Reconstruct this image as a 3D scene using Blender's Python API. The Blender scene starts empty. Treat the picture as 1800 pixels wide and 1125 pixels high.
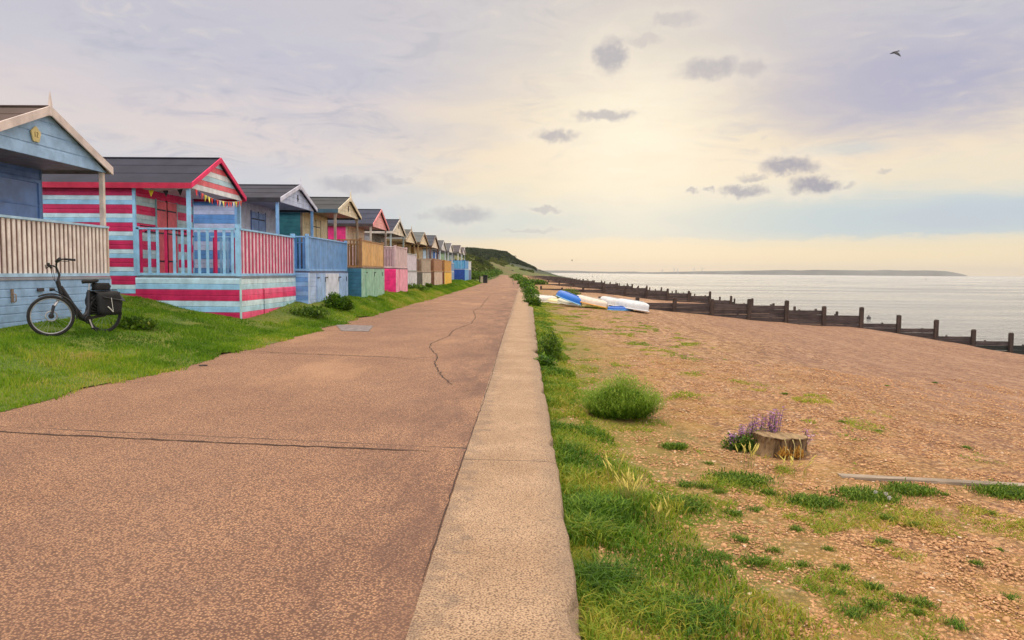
import bpy, math, random
import numpy as np
from mathutils import Vector, Matrix, Euler

scene = bpy.context.scene
COL = scene.collection
R = math.radians
random.seed(7)
rng = np.random.default_rng(11)

# ------------------------------------------------------------------ camera
EYE = 1.6
F = 1300.0
YAW, PITCH, ROLL = R(0.88), R(3.70), R(0.46)
cam_d = bpy.data.cameras.new('camera')
cam = bpy.data.objects.new('camera', cam_d)
COL.objects.link(cam)
cam_d.sensor_width = 36.0
cam_d.lens = 36.0 * F / 1800.0
cam_d.clip_start = 0.05
cam_d.clip_end = 60000
CR = Matrix.Rotation(YAW, 3, 'Z') @ Matrix.Rotation(math.pi / 2 - PITCH, 3, 'X') @ Matrix.Rotation(ROLL, 3, 'Z')
cam.matrix_world = Matrix.Translation((0, 0, EYE)) @ CR.to_4x4()
scene.camera = cam


def ray(px, py):
    return CR @ Vector(((px - 900) / F, -(py - 562.5) / F, -1.0))


def gp(px, py, z=0.0):
    """real ground point seen at a place of the photograph, on the level z"""
    d = ray(px, py)
    t = (z - EYE) / d.z
    return Vector((d.x * t, d.y * t, z))


def dp(px, py, Y):
    d = ray(px, py)
    t = Y / d.y
    return Vector((d.x * t, Y, EYE + d.z * t))


# ------------------------------------------------------------------ light
SUN_AZ, SUN_EL = R(8.3), R(10.0)       # azimuth from +Y towards +X
world = bpy.data.worlds.new('World')
scene.world = world
world.use_nodes = True
scene.view_settings.view_transform = 'Standard'
scene.view_settings.look = 'None'
scene.view_settings.exposure = 0.0
scene.view_settings.gamma = 1.0

sun_d = bpy.data.lights.new('sun', 'SUN')
sun_d.energy = 0.5
sun_d.angle = R(55)
sun_d.color = (1.0, 0.86, 0.68)
sun = bpy.data.objects.new('sun', sun_d)
COL.objects.link(sun)
sdir = Vector((math.sin(SUN_AZ) * math.cos(SUN_EL), math.cos(SUN_AZ) * math.cos(SUN_EL), math.sin(SUN_EL)))
sun.rotation_euler = sdir.to_track_quat('Z', 'Y').to_euler()
sun.location = (0, 0, 50)


def s2l(c):
    return tuple((v / 12.92 if v <= 0.04045 else ((v + 0.055) / 1.055) ** 2.4) for v in [x / 255.0 for x in c])


class NT:
    def __init__(s, tree):
        s.t = tree
        s.n = tree.nodes
        s.l = tree.links

    def node(s, typ, **kw):
        n = s.n.new(typ)
        for k, v in kw.items():
            setattr(n, k, v)
        return n

    def put(s, sock, v):
        if isinstance(v, bpy.types.NodeSocket):
            s.l.new(v, sock)
        elif v is not None:
            sock.default_value = v

    def math(s, op, a, b=None, c=None, clamp=False):
        n = s.node('ShaderNodeMath', operation=op)
        n.use_clamp = clamp
        s.put(n.inputs[0], a)
        s.put(n.inputs[1], b)
        s.put(n.inputs[2], c)
        return n.outputs[0]

    def vmath(s, op, a, b=None, sc=None):
        n = s.node('ShaderNodeVectorMath', operation=op)
        s.put(n.inputs[0], a)
        s.put(n.inputs[1], b)
        if sc is not None:
            s.put(n.inputs[3], sc)
        return n.outputs[1] if op in ('LENGTH', 'DOT_PRODUCT') else n.outputs[0]

    def noise(s, vec, scale, detail=3, rough=0.55, dist=0.0):
        n = s.node('ShaderNodeTexNoise')
        s.put(n.inputs['Vector'], vec)
        n.inputs['Scale'].default_value = scale
        n.inputs['Detail'].default_value = detail
        n.inputs['Roughness'].default_value = rough
        n.inputs['Distortion'].default_value = dist
        return n.outputs[0]

    def voro(s, vec, scale, feature='F1', out=0):
        n = s.node('ShaderNodeTexVoronoi', feature=feature)
        s.put(n.inputs['Vector'], vec)
        n.inputs['Scale'].default_value = scale
        return n.outputs[out]

    def ss(s, x, a, b, lo=0.0, hi=1.0):
        n = s.node('ShaderNodeMapRange', interpolation_type='SMOOTHSTEP')
        s.put(n.inputs[0], x)
        s.put(n.inputs[1], a)
        s.put(n.inputs[2], b)
        n.inputs[3].default_value = lo
        n.inputs[4].default_value = hi
        return n.outputs[0]

    def mix(s, f, a, b, mode='MIX'):
        n = s.node('ShaderNodeMix', data_type='RGBA', blend_type=mode)
        s.put(n.inputs[0], f)
        for sock, v in ((n.inputs[6], a), (n.inputs[7], b)):
            if isinstance(v, tuple) and len(v) == 3:
                v = (*v, 1)
            s.put(sock, v)
        return n.outputs[2]

    def ramp(s, f, stops, interp='LINEAR'):
        n = s.node('ShaderNodeValToRGB')
        n.color_ramp.interpolation = interp
        e = n.color_ramp.elements
        while len(e) < len(stops):
            e.new(0.5)
        for i, (p, c) in enumerate(stops):
            e[i].position = p
            e[i].color = (*c, 1)
        s.put(n.inputs[0], f)
        return n.outputs[0]


def build_world():
    T = NT(world.node_tree)
    T.n.clear()
    out = T.node('ShaderNodeOutputWorld')
    tc = T.node('ShaderNodeTexCoord')
    d = tc.outputs['Generated']
    sp = T.node('ShaderNodeSeparateXYZ')
    T.put(sp.inputs[0], d)
    x, y, z = sp.outputs
    el = T.math('MULTIPLY', T.math('ARCSINE', z), 180 / math.pi)
    az = T.math('MULTIPLY', T.math('ARCTAN2', x, y), 180 / math.pi)
    cb = T.node('ShaderNodeCombineXYZ')
    T.put(cb.inputs[0], az)
    T.put(cb.inputs[1], el)
    ae = cb.outputs[0]

    def aed(px, py):
        v = ray(px, py).normalized()
        return math.degrees(math.atan2(v.x, v.y)), math.degrees(math.asin(v.z))
    # warp of the layered cloud
    st = T.vmath('MULTIPLY', ae, (0.05, 0.22, 1))
    w1 = T.noise(st, 1.3, 4, 0.55, 0.4)
    w2 = T.noise(st, 3.7, 5, 0.6, 0.6)
    elw = T.math('ADD', el, T.math('MULTIPLY', T.math('SUBTRACT', w1, 0.5), T.ss(el, 1.5, 12, 0.8, 9.0)))
    elw = T.math('ADD', elw, T.math('MULTIPLY', T.math('SUBTRACT', w2, 0.5), T.ss(el, 1.0, 9, 0.5, 3.0)))
    stops = [(0, (255, 226, 172)), (1.2, (253, 229, 178)), (2.0, (243, 226, 188)), (2.9, (216, 221, 214)), (4.2, (203, 217, 220)),
             (5.4, (216, 221, 217)), (6.6, (240, 230, 208)), (8.5, (247, 230, 206)), (11.5, (240, 226, 206)),
             (13.5, (220, 212, 209)), (16.5, (200, 199, 210)), (21, (203, 201, 206)), (30, (208, 204, 204)), (45, (218, 207, 194)),
             (90, (220, 208, 194))]
    f = T.math('DIVIDE', elw, 90.0, clamp=True)
    base = T.ramp(f, [(a / 90.0, s2l(c)) for a, c in stops])
    # left of the sun the layer is cooler and greyer
    stops2 = [(0, (238, 222, 206)), (2.5, (224, 218, 214)), (4.5, (206, 210, 219)), (7.0, (212, 211, 218)), (9, (226, 216, 214)),
              (12, (222, 212, 214)), (15, (207, 205, 214)), (20, (205, 201, 211)), (30, (208, 204, 206)), (45, (218, 207, 194)), (90, (220, 208, 194))]
    left = T.ramp(f, [(a / 90.0, s2l(c)) for a, c in stops2])
    azn = T.math('ADD', az, T.math('MULTIPLY', T.math('SUBTRACT', w1, 0.5), 14))
    col = T.mix(T.ss(azn, -16, 1), left, base)
    # slate and lilac sheets of thicker cloud
    def sheet(px, py, w, h, c, amt, wob=1.0):
        nonlocal col
        a, e = aed(px, py)
        v = T.vmath('SUBTRACT', ae, (a, e, 0))
        n = T.vmath('MULTIPLY', v, (F / w / 57.3, F / h / 57.3, 0))
        L = T.math('ADD', T.vmath('LENGTH', n), T.math('MULTIPLY', T.math('SUBTRACT', w2, 0.5), wob))
        m = T.math('MULTIPLY', T.ss(L, 1.15, 0.1), amt)
        col = T.mix(m, col, s2l(c))
    sheet(1560, 150, 380, 105, (172, 175, 204), 0.95)
    sheet(1300, 70, 260, 60, (186, 188, 206), 0.6)
    sheet(560, 130, 340, 60, (190, 192, 212), 0.55, 1.6)
    sheet(300, 40, 300, 60, (196, 196, 210), 0.5, 1.6)
    sheet(700, 230, 300, 40, (200, 200, 212), 0.5, 1.8)
    sheet(980, 60, 260, 90, (206, 206, 212), 0.5, 1.4)
    sheet(1180, 90, 160, 60, (190, 191, 200), 0.55, 2.2)
    sheet(1470, 262, 120, 14, (206, 212, 214), 0.7, 1.2)
    sheet(1330, 392, 800, 42, (184, 210, 222), 0.95, 0.8)
    sheet(1700, 380, 260, 34, (200, 204, 218), 0.5, 0.8)
    # thin wisps combed across the layer
    wv = T.vmath('MULTIPLY', ae, (0.10, 0.34, 1))
    wisp = T.noise(wv, 1.7, 7, 0.66, 1.4)
    wgate = T.math('MULTIPLY', T.ss(el, 5, 9), T.ss(T.noise(ae, .07, 2, .5), .35, .6))
    col = T.mix(T.math('MULTIPLY', T.math('MULTIPLY', T.ss(wisp, .47, .68), wgate), .6), col, s2l((176, 180, 198)))
    col = T.mix(T.math('MULTIPLY', T.math('MULTIPLY', T.ss(wisp, .46, .28), wgate), .45), col, s2l((240, 228, 214)))
    # the sun's glow in thin cloud
    sd = T.vmath('DOT_PRODUCT', d, tuple(sdir))
    ang = T.math('MULTIPLY', T.math('ARCCOSINE', T.math('MINIMUM', sd, 1.0)), 180 / math.pi)
    g = T.math('POWER', 2.718, T.math('MULTIPLY', T.math('POWER', T.math('DIVIDE', ang, 6.5), 2.0), -1.0))
    g2 = T.math('POWER', 2.718, T.math('MULTIPLY', T.math('POWER', T.math('DIVIDE', ang, 14), 2.0), -1.0))
    st2 = T.vmath('MULTIPLY', ae, (0.12, 0.6, 1))
    streak = T.noise(st2, 1.5, 5, 0.6, 0.5)
    g = T.math('MULTIPLY', g, T.ss(streak, 0.2, 0.62, 0.6, 1.0))
    col = T.mix(T.math('MULTIPLY', g2, 0.45), col, s2l((255, 234, 196)))
    col = T.mix(T.math('MULTIPLY', g, 0.95), col, s2l((255, 246, 224)))
    # low cream cumulus bank with a crisp top
    bank = T.math('ADD', T.math('MULTIPLY', T.math('SUBTRACT', T.noise(T.vmath('MULTIPLY', ae, (0.35, 0.9, 1)), 1.0, 6, 0.62), 0.5), 1.8), el)
    bm = T.math('MULTIPLY', T.ss(bank, 2.75, 2.35), T.ss(az, -6, 2))
    col = T.mix(T.math('MULTIPLY', bm, 0.55), col, s2l((250, 234, 202)))
    # small detached grey clouds
    nz = T.node('ShaderNodeTexNoise')
    T.put(nz.inputs['Vector'], ae)
    nz.inputs['Scale'].default_value = 0.9
    nz.inputs['Detail'].default_value = 6
    nz.inputs['Roughness'].default_value = 0.62
    off = T.vmath('MULTIPLY', T.vmath('SUBTRACT', nz.outputs[1], (0.5, 0.5, 0.5)), (2.6, 1.5, 0))
    aw = T.vmath('ADD', ae, off)
    blobs = [(1073, 100, 34, 34, .75), (1245, 122, 62, 22, .6), (1190, 34, 52, 13, .35), (1062, 203, 58, 12, .7),
             (978, 239, 44, 13, .75), (1386, 292, 54, 18, .95), (1432, 325, 46, 17, 1.0), (1305, 337, 44, 11, .85),
             (1322, 314, 34, 8, .6), (815, 377, 60, 17, .6), (612, 326, 60, 16, .5), (957, 367, 34, 7, .5),
             (1212, 338, 16, 5, .6), (1242, 334, 11, 5, .6), (1552, 303, 16, 5, .4), (1497, 325, 12, 6, .4),
             (1320, 120, 30, 16, .4), (700, 316, 30, 7, .35), (935, 404, 60, 5, .3), (745, 379, 26, 8, .3), (1130, 70, 40, 10, .3)]
    tot = None
    rim = None
    for (px, py, w, h, a_) in blobs:
        a, e = aed(px, py)
        v = T.vmath('MULTIPLY', T.vmath('SUBTRACT', aw, (a, e, 0)), (F / w / 57.3, F / h / 57.3, 0))
        m = T.math('MULTIPLY', T.ss(T.vmath('LENGTH', v), 1.15, 0.35), a_)
        tot = m if tot is None else T.math('MAXIMUM', tot, m)
        m2 = T.math('MULTIPLY', T.ss(T.vmath('LENGTH', v), 2.0, 1.0), a_)
        rim = m2 if rim is None else T.math('MAXIMUM', rim, m2)
    tot = T.math('MULTIPLY', tot, T.ss(T.noise(ae, 2.2, 5, 0.6), 0.25, 0.55, 0.75, 1.0))
    col = T.mix(T.math('MULTIPLY', rim, 0.38), col, s2l((250, 238, 220)))
    col = T.mix(T.math('MULTIPLY', tot, 0.85), col, s2l((150, 152, 172)))
    below = T.ss(el, -0.6, -2.0)
    col = T.mix(below, col, (0.25, 0.2, 0.16))
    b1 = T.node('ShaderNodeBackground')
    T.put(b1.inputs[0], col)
    # unseen sky overhead and behind the viewer, brightness added to light the scene
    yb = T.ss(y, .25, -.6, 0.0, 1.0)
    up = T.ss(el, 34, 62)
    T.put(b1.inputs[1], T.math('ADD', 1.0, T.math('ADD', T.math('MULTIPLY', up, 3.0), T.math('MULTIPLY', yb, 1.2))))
    sky = T.node('ShaderNodeTexSky', sky_type='NISHITA')
    sky.sun_disc = False
    sky.sun_elevation = SUN_EL
    sky.sun_rotation = SUN_AZ
    b2 = T.node('ShaderNodeBackground')
    T.put(b2.inputs[0], sky.outputs[0])
    b2.inputs[1].default_value = 0.05
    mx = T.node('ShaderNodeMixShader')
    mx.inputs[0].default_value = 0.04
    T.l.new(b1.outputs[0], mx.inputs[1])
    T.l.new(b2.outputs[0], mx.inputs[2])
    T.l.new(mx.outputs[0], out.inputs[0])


build_world()

# ------------------------------------------------------------------ helpers
MATS = {}


def new_mat(name):
    m = bpy.data.materials.new(name)
    m.use_nodes = True
    T = NT(m.node_tree)
    p = m.node_tree.nodes['Principled BSDF']
    return m, T, p


def bump(T, p, h, strength, dist):
    b = T.node('ShaderNodeBump')
    b.inputs['Strength'].default_value = strength
    b.inputs['Distance'].default_value = dist
    T.put(b.inputs['Height'], h)
    T.l.new(b.outputs[0], p.inputs['Normal'])


def paint(rgb, rough=0.5, var=0.14, grime=0.25, grain=(1, 1, 1), key=None):
    """weathered painted or bare wood: rgb is the sRGB tint"""
    k = ('paint', rgb, rough, var, grime, grain)
    if k in MATS:
        return MATS[k]
    m, T, p = new_mat('painted_wood')
    tc = T.node('ShaderNodeTexCoord').outputs['Object']
    c = s2l(rgb)
    n1 = T.noise(T.vmath('MULTIPLY', tc, grain), 3.0, 4, 0.6)
    n2 = T.noise(T.vmath('MULTIPLY', tc, (1, 1, 0.25)), 9.0, 4, 0.65)
    n3 = T.noise(tc, 60.0, 2, 0.6)
    mean = sum(c) / 3
    c = tuple(max(0.004, min(1, mean + (v - mean) * 1.18)) for v in c)
    dark = tuple(v * (1 - var * 1.5) for v in c)
    lite = tuple(min(1, v * (1 + var * .8) + 0.01) for v in c)
    col = T.mix(T.ss(n1, 0.3, 0.7), dark, lite)
    g = T.math('MULTIPLY', T.ss(n2, 0.60, 0.85), grime * .8)
    col = T.mix(g, col, s2l((118, 104, 92)))
    T.put(p.inputs['Base Color'], col)
    T.put(p.inputs['Roughness'], T.ss(n2, 0.3, 0.7, rough - 0.08, rough + 0.15))
    bump(T, p, T.math('ADD', n3, T.math('MULTIPLY', n2, 2.0)), 0.25, 0.004)
    MATS[k] = m
    return m


def plain(rgb, rough=0.5, metal=0.0, var=0.1, scale=8, bmp=0.1):
    k = ('plain', rgb, rough, metal, var, scale, bmp)
    if k in MATS:
        return MATS[k]
    m, T, p = new_mat('surface')
    tc = T.node('ShaderNodeTexCoord').outputs['Object']
    c = s2l(rgb)
    n = T.noise(tc, scale, 4, 0.6)
    T.put(p.inputs['Base Color'], T.mix(T.ss(n, 0.3, 0.7), tuple(v * (1 - var * 2) for v in c), tuple(min(1, v * (1 + var)) for v in c)))
    p.inputs['Roughness'].default_value = rough
    p.inputs['Metallic'].default_value = metal
    if bmp:
        bump(T, p, n, bmp, 0.01)
    MATS[k] = m
    return m


def wood(rgb, rgb2, rough=0.85, along='X'):
    k = ('wood', rgb, rgb2, along)
    if k in MATS:
        return MATS[k]
    m, T, p = new_mat('weathered_timber')
    tc = T.node('ShaderNodeTexCoord').outputs['Object']
    sc = {'X': (0.6, 8, 14), 'Z': (9, 9, 0.8), 'Y': (8, .6, 14)}[along]
    n = T.noise(T.vmath('MULTIPLY', tc, sc), 2.0, 6, 0.65, 0.6)
    n2 = T.noise(tc, 1.3, 4, 0.6)
    col = T.mix(T.ss(n, 0.32, 0.68), s2l(rgb2), s2l(rgb))
    col = T.mix(T.math('MULTIPLY', T.ss(n2, 0.45, 0.7), 0.5), col, tuple(v * 0.45 for v in s2l(rgb2)))
    T.put(p.inputs['Base Color'], col)
    p.inputs['Roughness'].default_value = rough
    bump(T, p, n, 0.7, 0.02)
    MATS[k] = m
    return m


def leafmat(name, stops, rough=0.55, trans=0.35, attr='tint'):
    k = ('leaf', name)
    if k in MATS:
        return MATS[k]
    m, T, p = new_mat(name)
    a = T.node('ShaderNodeAttribute', attribute_name=attr)
    col = T.ramp(a.outputs['Fac'], [(q, s2l(c)) for q, c in stops])
    T.put(p.inputs['Base Color'], col)
    p.inputs['Roughness'].default_value = rough
    p.inputs['Specular IOR Level'].default_value = 0.25
    tr = T.node('ShaderNodeBsdfTranslucent')
    T.put(tr.inputs[0], col)
    mx = T.node('ShaderNodeMixShader')
    mx.inputs[0].default_value = trans
    T.l.new(p.outputs[0], mx.inputs[1])
    T.l.new(tr.outputs[0], mx.inputs[2])
    T.l.new(mx.outputs[0], m.node_tree.nodes['Material Output'].inputs[0])
    MATS[k] = m
    return m


def tag(o, label=None, cat=None, group=None, kind=None):
    if label:
        o['label'] = label
    if cat:
        o['category'] = cat
    if group:
        o['group'] = group
    if kind:
        o['kind'] = kind
    return o


def empty(name, loc, label, cat, group=None):
    o = bpy.data.objects.new(name, None)
    o.empty_display_size = 0.2
    o.location = loc
    COL.objects.link(o)
    return tag(o, label, cat, group)


class MB:
    """collects shapes, then links them as one mesh object"""

    def __init__(s):
        s.v = []
        s.f = []
        s.m = []
        s.sm = []

    def add(s, vs, fs, mi=0, smooth=False):
        b = len(s.v)
        s.v.extend([tuple(q) for q in vs])
        for f in fs:
            s.f.append(tuple(b + i for i in f))
            s.m.append(mi)
            s.sm.append(smooth)

    def box(s, a, b, mi=0):
        x0, y0, z0 = [min(p, q) for p, q in zip(a, b)]
        x1, y1, z1 = [max(p, q) for p, q in zip(a, b)]
        vs = [(x0, y0, z0), (x1, y0, z0), (x1, y1, z0), (x0, y1, z0), (x0, y0, z1), (x1, y0, z1), (x1, y1, z1), (x0, y1, z1)]
        s.add(vs, [(0, 3, 2, 1), (4, 5, 6, 7), (0, 1, 5, 4), (1, 2, 6, 5), (2, 3, 7, 6), (3, 0, 4, 7)], mi)

    def bar(s, p, q, w, h, mi=0, up=(0, 0, 1)):
        """box beam from p to q, w across, h in the up direction"""
        p, q = Vector(p), Vector(q)
        d = (q - p).normalized()
        u = Vector(up)
        sd = d.cross(u)
        if sd.length < 1e-4:
            sd = d.cross(Vector((1, 0, 0)))
        sd.normalize()
        u = sd.cross(d).normalized()
        vs = []
        for c in (p, q):
            for a, b in ((-1, -1), (1, -1), (1, 1), (-1, 1)):
                vs.append(c + sd * (a * w / 2) + u * (b * h / 2))
        s.add(vs, [(3, 2, 1, 0), (4, 5, 6, 7), (0, 1, 5, 4), (1, 2, 6, 5), (2, 3, 7, 6), (3, 0, 4, 7)], mi)

    def tube(s, pts, rad, n=8, mi=0, cap=True):
        pts = [Vector(p) for p in pts]
        rs = rad if isinstance(rad, (list, tuple)) else [rad] * len(pts)
        rings = []
        pu = None
        for i, p in enumerate(pts):
            d = (pts[min(i + 1, len(pts) - 1)] - pts[max(i - 1, 0)]).normalized()
            if pu is None:
                u = d.cross(Vector((0, 0, 1)))
                if u.length < 1e-3:
                    u = d.cross(Vector((1, 0, 0)))
            else:
                u = pu - d * pu.dot(d)
            u.normalize()
            pu = u
            w = d.cross(u)
            rings.append([p + (u * math.cos(2 * math.pi * k / n) + w * math.sin(2 * math.pi * k / n)) * rs[i] for k in range(n)])
        vs = [v for r in rings for v in r]
        fs = []
        for i in range(len(pts) - 1):
            for k in range(n):
                fs.append((i * n + k, i * n + (k + 1) % n, (i + 1) * n + (k + 1) % n, (i + 1) * n + k))
        s.add(vs, fs, mi, True)
        if cap:
            s.add(rings[0], [tuple(reversed(range(n)))], mi)
            s.add(rings[-1], [tuple(range(n))], mi)

    def torus(s, c, ax, R_, r, n=40, k=8, mi=0, arc=(0, 2 * math.pi), ref=None):
        ax = Vector(ax).normalized()
        u = Vector(ref) if ref else ax.cross(Vector((0, 0, 1)))
        if u.length < 1e-3:
            u = Vector((1, 0, 0))
        u.normalize()
        w = ax.cross(u)
        full = abs(arc[1] - arc[0] - 2 * math.pi) < 1e-6
        m = n if full else n + 1
        vs = []
        for i in range(m):
            a = arc[0] + (arc[1] - arc[0]) * i / n
            rd = u * math.cos(a) + w * math.sin(a)
            for j in range(k):
                b = 2 * math.pi * j / k
                vs.append(Vector(c) + rd * (R_ + r * math.cos(b)) + ax * (r * math.sin(b)))
        fs = []
        for i in range(n):
            i2 = (i + 1) % m
            for j in range(k):
                fs.append((i * k + j, i2 * k + j, i2 * k + (j + 1) % k, i * k + (j + 1) % k))
        s.add(vs, fs, mi, True)

    def build(s, name, mats, parent=None, org=None):
        me = bpy.data.meshes.new(name)
        if org is None:
            org = parent.matrix_world.translation if parent is not None else Vector((0, 0, 0))
            if parent is not None:
                org = root_loc(parent)
        org = Vector(org)
        me.from_pydata([tuple(Vector(v) - org) for v in s.v], [], s.f)
        if not isinstance(mats, (list, tuple)):
            mats = [mats]
        for m in mats:
            me.materials.append(m)
        me.polygons.foreach_set('material_index', s.m)
        me.polygons.foreach_set('use_smooth', s.sm)
        me.update()
        o = bpy.data.objects.new(name, me)
        COL.objects.link(o)
        if parent is not None:
            o.parent = parent
        else:
            o.location = org
        return o


def root_loc(o):
    l = Vector(o.location)
    while o.parent is not None:
        o = o.parent
        l = l + Vector(o.location)
    return l


def np_mesh(name, verts, faces, mat, attr=None, smooth=False, parent=None):
    """fast mesh from arrays; faces (M,k)"""
    me = bpy.data.meshes.new(name)
    n, k = faces.shape
    me.vertices.add(len(verts))
    me.vertices.foreach_set('co', np.asarray(verts, dtype=np.float32).ravel())
    me.loops.add(n * k)
    me.loops.foreach_set('vertex_index', faces.astype(np.int32).ravel())
    me.polygons.add(n)
    me.polygons.foreach_set('loop_start', np.arange(0, n * k, k, dtype=np.int32))
    me.polygons.foreach_set('use_smooth', np.full(n, smooth, dtype=bool))
    if attr is not None:
        a = me.attributes.new('tint', 'FLOAT', 'POINT')
        a.data.foreach_set('value', np.asarray(attr, dtype=np.float32))
    me.update(calc_edges=True)
    me.materials.append(mat)
    o = bpy.data.objects.new(name, me)
    COL.objects.link(o)
    if parent is not None:
        o.parent = parent
    return o


_G = rng.random((256, 256))


def vnoise(x, y):
    x = np.asarray(x, float)
    y = np.asarray(y, float)
    xi = np.floor(x).astype(int)
    yi = np.floor(y).astype(int)
    fx = x - xi
    fy = y - yi
    fx = fx * fx * (3 - 2 * fx)
    fy = fy * fy * (3 - 2 * fy)
    g = lambda a, b: _G[a % 256, b % 256]
    return (g(xi, yi) * (1 - fx) + g(xi + 1, yi) * fx) * (1 - fy) + (g(xi, yi + 1) * (1 - fx) + g(xi + 1, yi + 1) * fx) * fy


def fbm(x, y, o=4):
    t = 0
    a = 0.5
    for i in range(o):
        t = t + a * vnoise(np.asarray(x) * 2 ** i + i * 17.3, np.asarray(y) * 2 ** i + i * 9.1)
        a *= 0.5
    return t / (1 - 0.5 ** o)


# ------------------------------------------------------------------ terrain functions
LY = [-8, 5, 8, 14, 22, 46, 80, 115, 210, 300, 400, 440]
LX = [-5.9, -6.0, -5.9, -5.5, -5.5, -5.4, -5.7, -6.2, -7.7, -10.0, -14.0, -15.5]
RX_ = [-.5, -.5, -.5, -.5, -.5, -.45, -.4, -.5, -1.9, -4.5, -9.0, -11]


def xl(y):
    return np.interp(y, LY, LX)


def xr(y):
    return np.interp(y, LY, RX_)


_TY = [0, 12, 20, 25, 30, 40, 70, 95, 105, 150, 200, 300, 440]
_TD = [0.0, 1.0, 2.0, 3.8, 5.2, 8.5, 20, 55, 150, 400]     # distance left of the path edge
_TZ = [[.006, .16, .40, .52, .75, 1.3, 3, 5, 6, 6],
       [.006, .16, .42, .54, .75, 1.3, 3, 5, 6, 6],
       [.006, .10, .28, .65, .95, 1.5, 3, 5, 6, 6],
       [.006, .42, .68, .85, 1.0, 1.5, 3, 5, 6, 6],
       [.006, .50, .64, .8, 1.0, 1.5, 3, 5, 6, 6],
       [.006, .43, .5, .7, 1.0, 1.5, 3, 5, 6, 6],
       [.006, .42, .5, .7, 1.0, 1.5, 3, 5, 6, 6],
       [.006, .45, .58, .75, 1.0, 1.8, 4.5, 8, 9, 9],
       [.02, .3, .55, .9, 1.2, 2.2, 5.5, 9, 10, 10],
       [.02, .3, .6, 1.2, 1.9, 3.4, 7, 10.5, 11, 11],
       [.02, .4, .9, 1.8, 2.8, 4.6, 8.2, 11.5, 12, 12],
       [.02, .8, 1.8, 3.4, 4.8, 7.0, 9.6, 11.8, 12, 12],
       [.02, 1.0, 2.0, 3.6, 5.2, 7.6, 10.0, 12, 13, 13]]


def edge_w(y):
    return (fbm(y * 1.3, y * 0 + 2) - .5) * .5 + (fbm(y * 5.3, y * 0 + 6) - .5) * .22


def z_left(x, y):
    x = np.asarray(x, float)
    y = np.asarray(y, float)
    d = np.clip(xl(y) - x, 0, 400)
    rows = np.stack([np.interp(d, _TD, r) for r in _TZ], 0)
    i = np.clip(np.searchsorted(_TY, y) - 1, 0, len(_TY) - 2)
    ty = np.array(_TY, float)
    f = np.clip((y - ty[i]) / (ty[i + 1] - ty[i]), 0, 1)
    a = np.take_along_axis(rows, i[None], 0)[0]
    b = np.take_along_axis(rows, (i + 1)[None], 0)[0]
    z = a * (1 - f) + b * f
    z = z + (fbm(x * 0.9, y * 0.9) - .5) * 0.10 * np.clip(d / 1.0, 0, 1) * np.clip(1 + y / 60, 1, 6)
    return z


_BX = [-30, -1, .3, 1.0, 2.5, 5, 8, 11.7, 14, 17, 20.5, 22, 24, 27.6, 31, 40, 60]
_BZ = [-.12, -.12, -.16, -.24, -.32, -.42, -.62, -1.0, -1.22, -1.5, -1.62, -1.87, -2.35, -3.5, -4.05, -4.9, -6]


def z_beach(x, y):
    x = np.asarray(x, float)
    y = np.asarray(y, float)
    xs = x + (fbm(y * .06 + 3, y * 0 + 5) - .5) * np.clip((x - 10) * .3, 0, 5) * np.clip((y - 60) / 60, 0, 1)
    z = np.interp(xs, _BX, _BZ)
    z = z + (fbm(x * .5, y * .22) - .5) * .16 * np.clip((x - .2) / 3, .15, 1.6)
    z = z + (fbm(x * 2.3, y * 2.3) - .5) * .05
    return z


def z_hill(x, y):
    X = [-400, -80, -39, -22, -14, -7, 0, 5, 10, 20, 34, 60]
    Z450 = [12, 12, 10, 7.6, 5.6, 4.3, 3.0, 1.6, .2, -1.2, -4, -6]
    Z600 = [20, 19.5, 18.5, 17.6, 16.4, 11.5, 8, 6, 3.5, 1.5, -3.5, -6]
    Z800 = [20, 19, 18, 17, 16, 12, 9, 7.5, 6, 3.5, -1, -6]
    f1 = np.clip((y - 450) / 130, 0, 1)
    f2 = np.clip((y - 580) / 200, 0, 1)
    f1 = f1 * f1 * (3 - 2 * f1)
    z = np.interp(x, X, Z450) * (1 - f1) + np.interp(x, X, Z600) * f1
    z = z * (1 - f2) + np.interp(x, X, Z800) * f2
    z = z + (fbm(x * .1, y * .05) - .5) * 1.8 * np.clip(z / 6, 0, 1)
    f0 = np.clip((y - 395) / 60, 0, 1)
    f0 = f0 * f0 * (3 - 2 * f0)
    return np.where(z > -.2, (z + .2) * f0 - .2, z)


def grid(name, xs, ys, fx, fz, mat, smooth=True):
    """grid with x = fx(t, y), z = fz(x, y)"""
    tt, yy = np.meshgrid(np.array(xs, float), np.array(ys, float))
    X = fx(tt, yy)
    Z = fz(X.ravel(), yy.ravel()).reshape(X.shape)
    v = np.stack([X, yy, Z], -1).reshape(-1, 3)
    nx, ny = len(xs), len(ys)
    i = np.arange(ny - 1)[:, None] * nx + np.arange(nx - 1)[None]
    f = np.stack([i, i + 1, i + nx + 1, i + nx], -1).reshape(-1, 4)
    o = np_mesh(name, v, f, mat, smooth=smooth)
    return o


def spaced(a, b, s0, g):
    r = [a]
    s = s0
    while r[-1] < b:
        r.append(r[-1] + s)
        s *= g
    r[-1] = b
    return r


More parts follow.
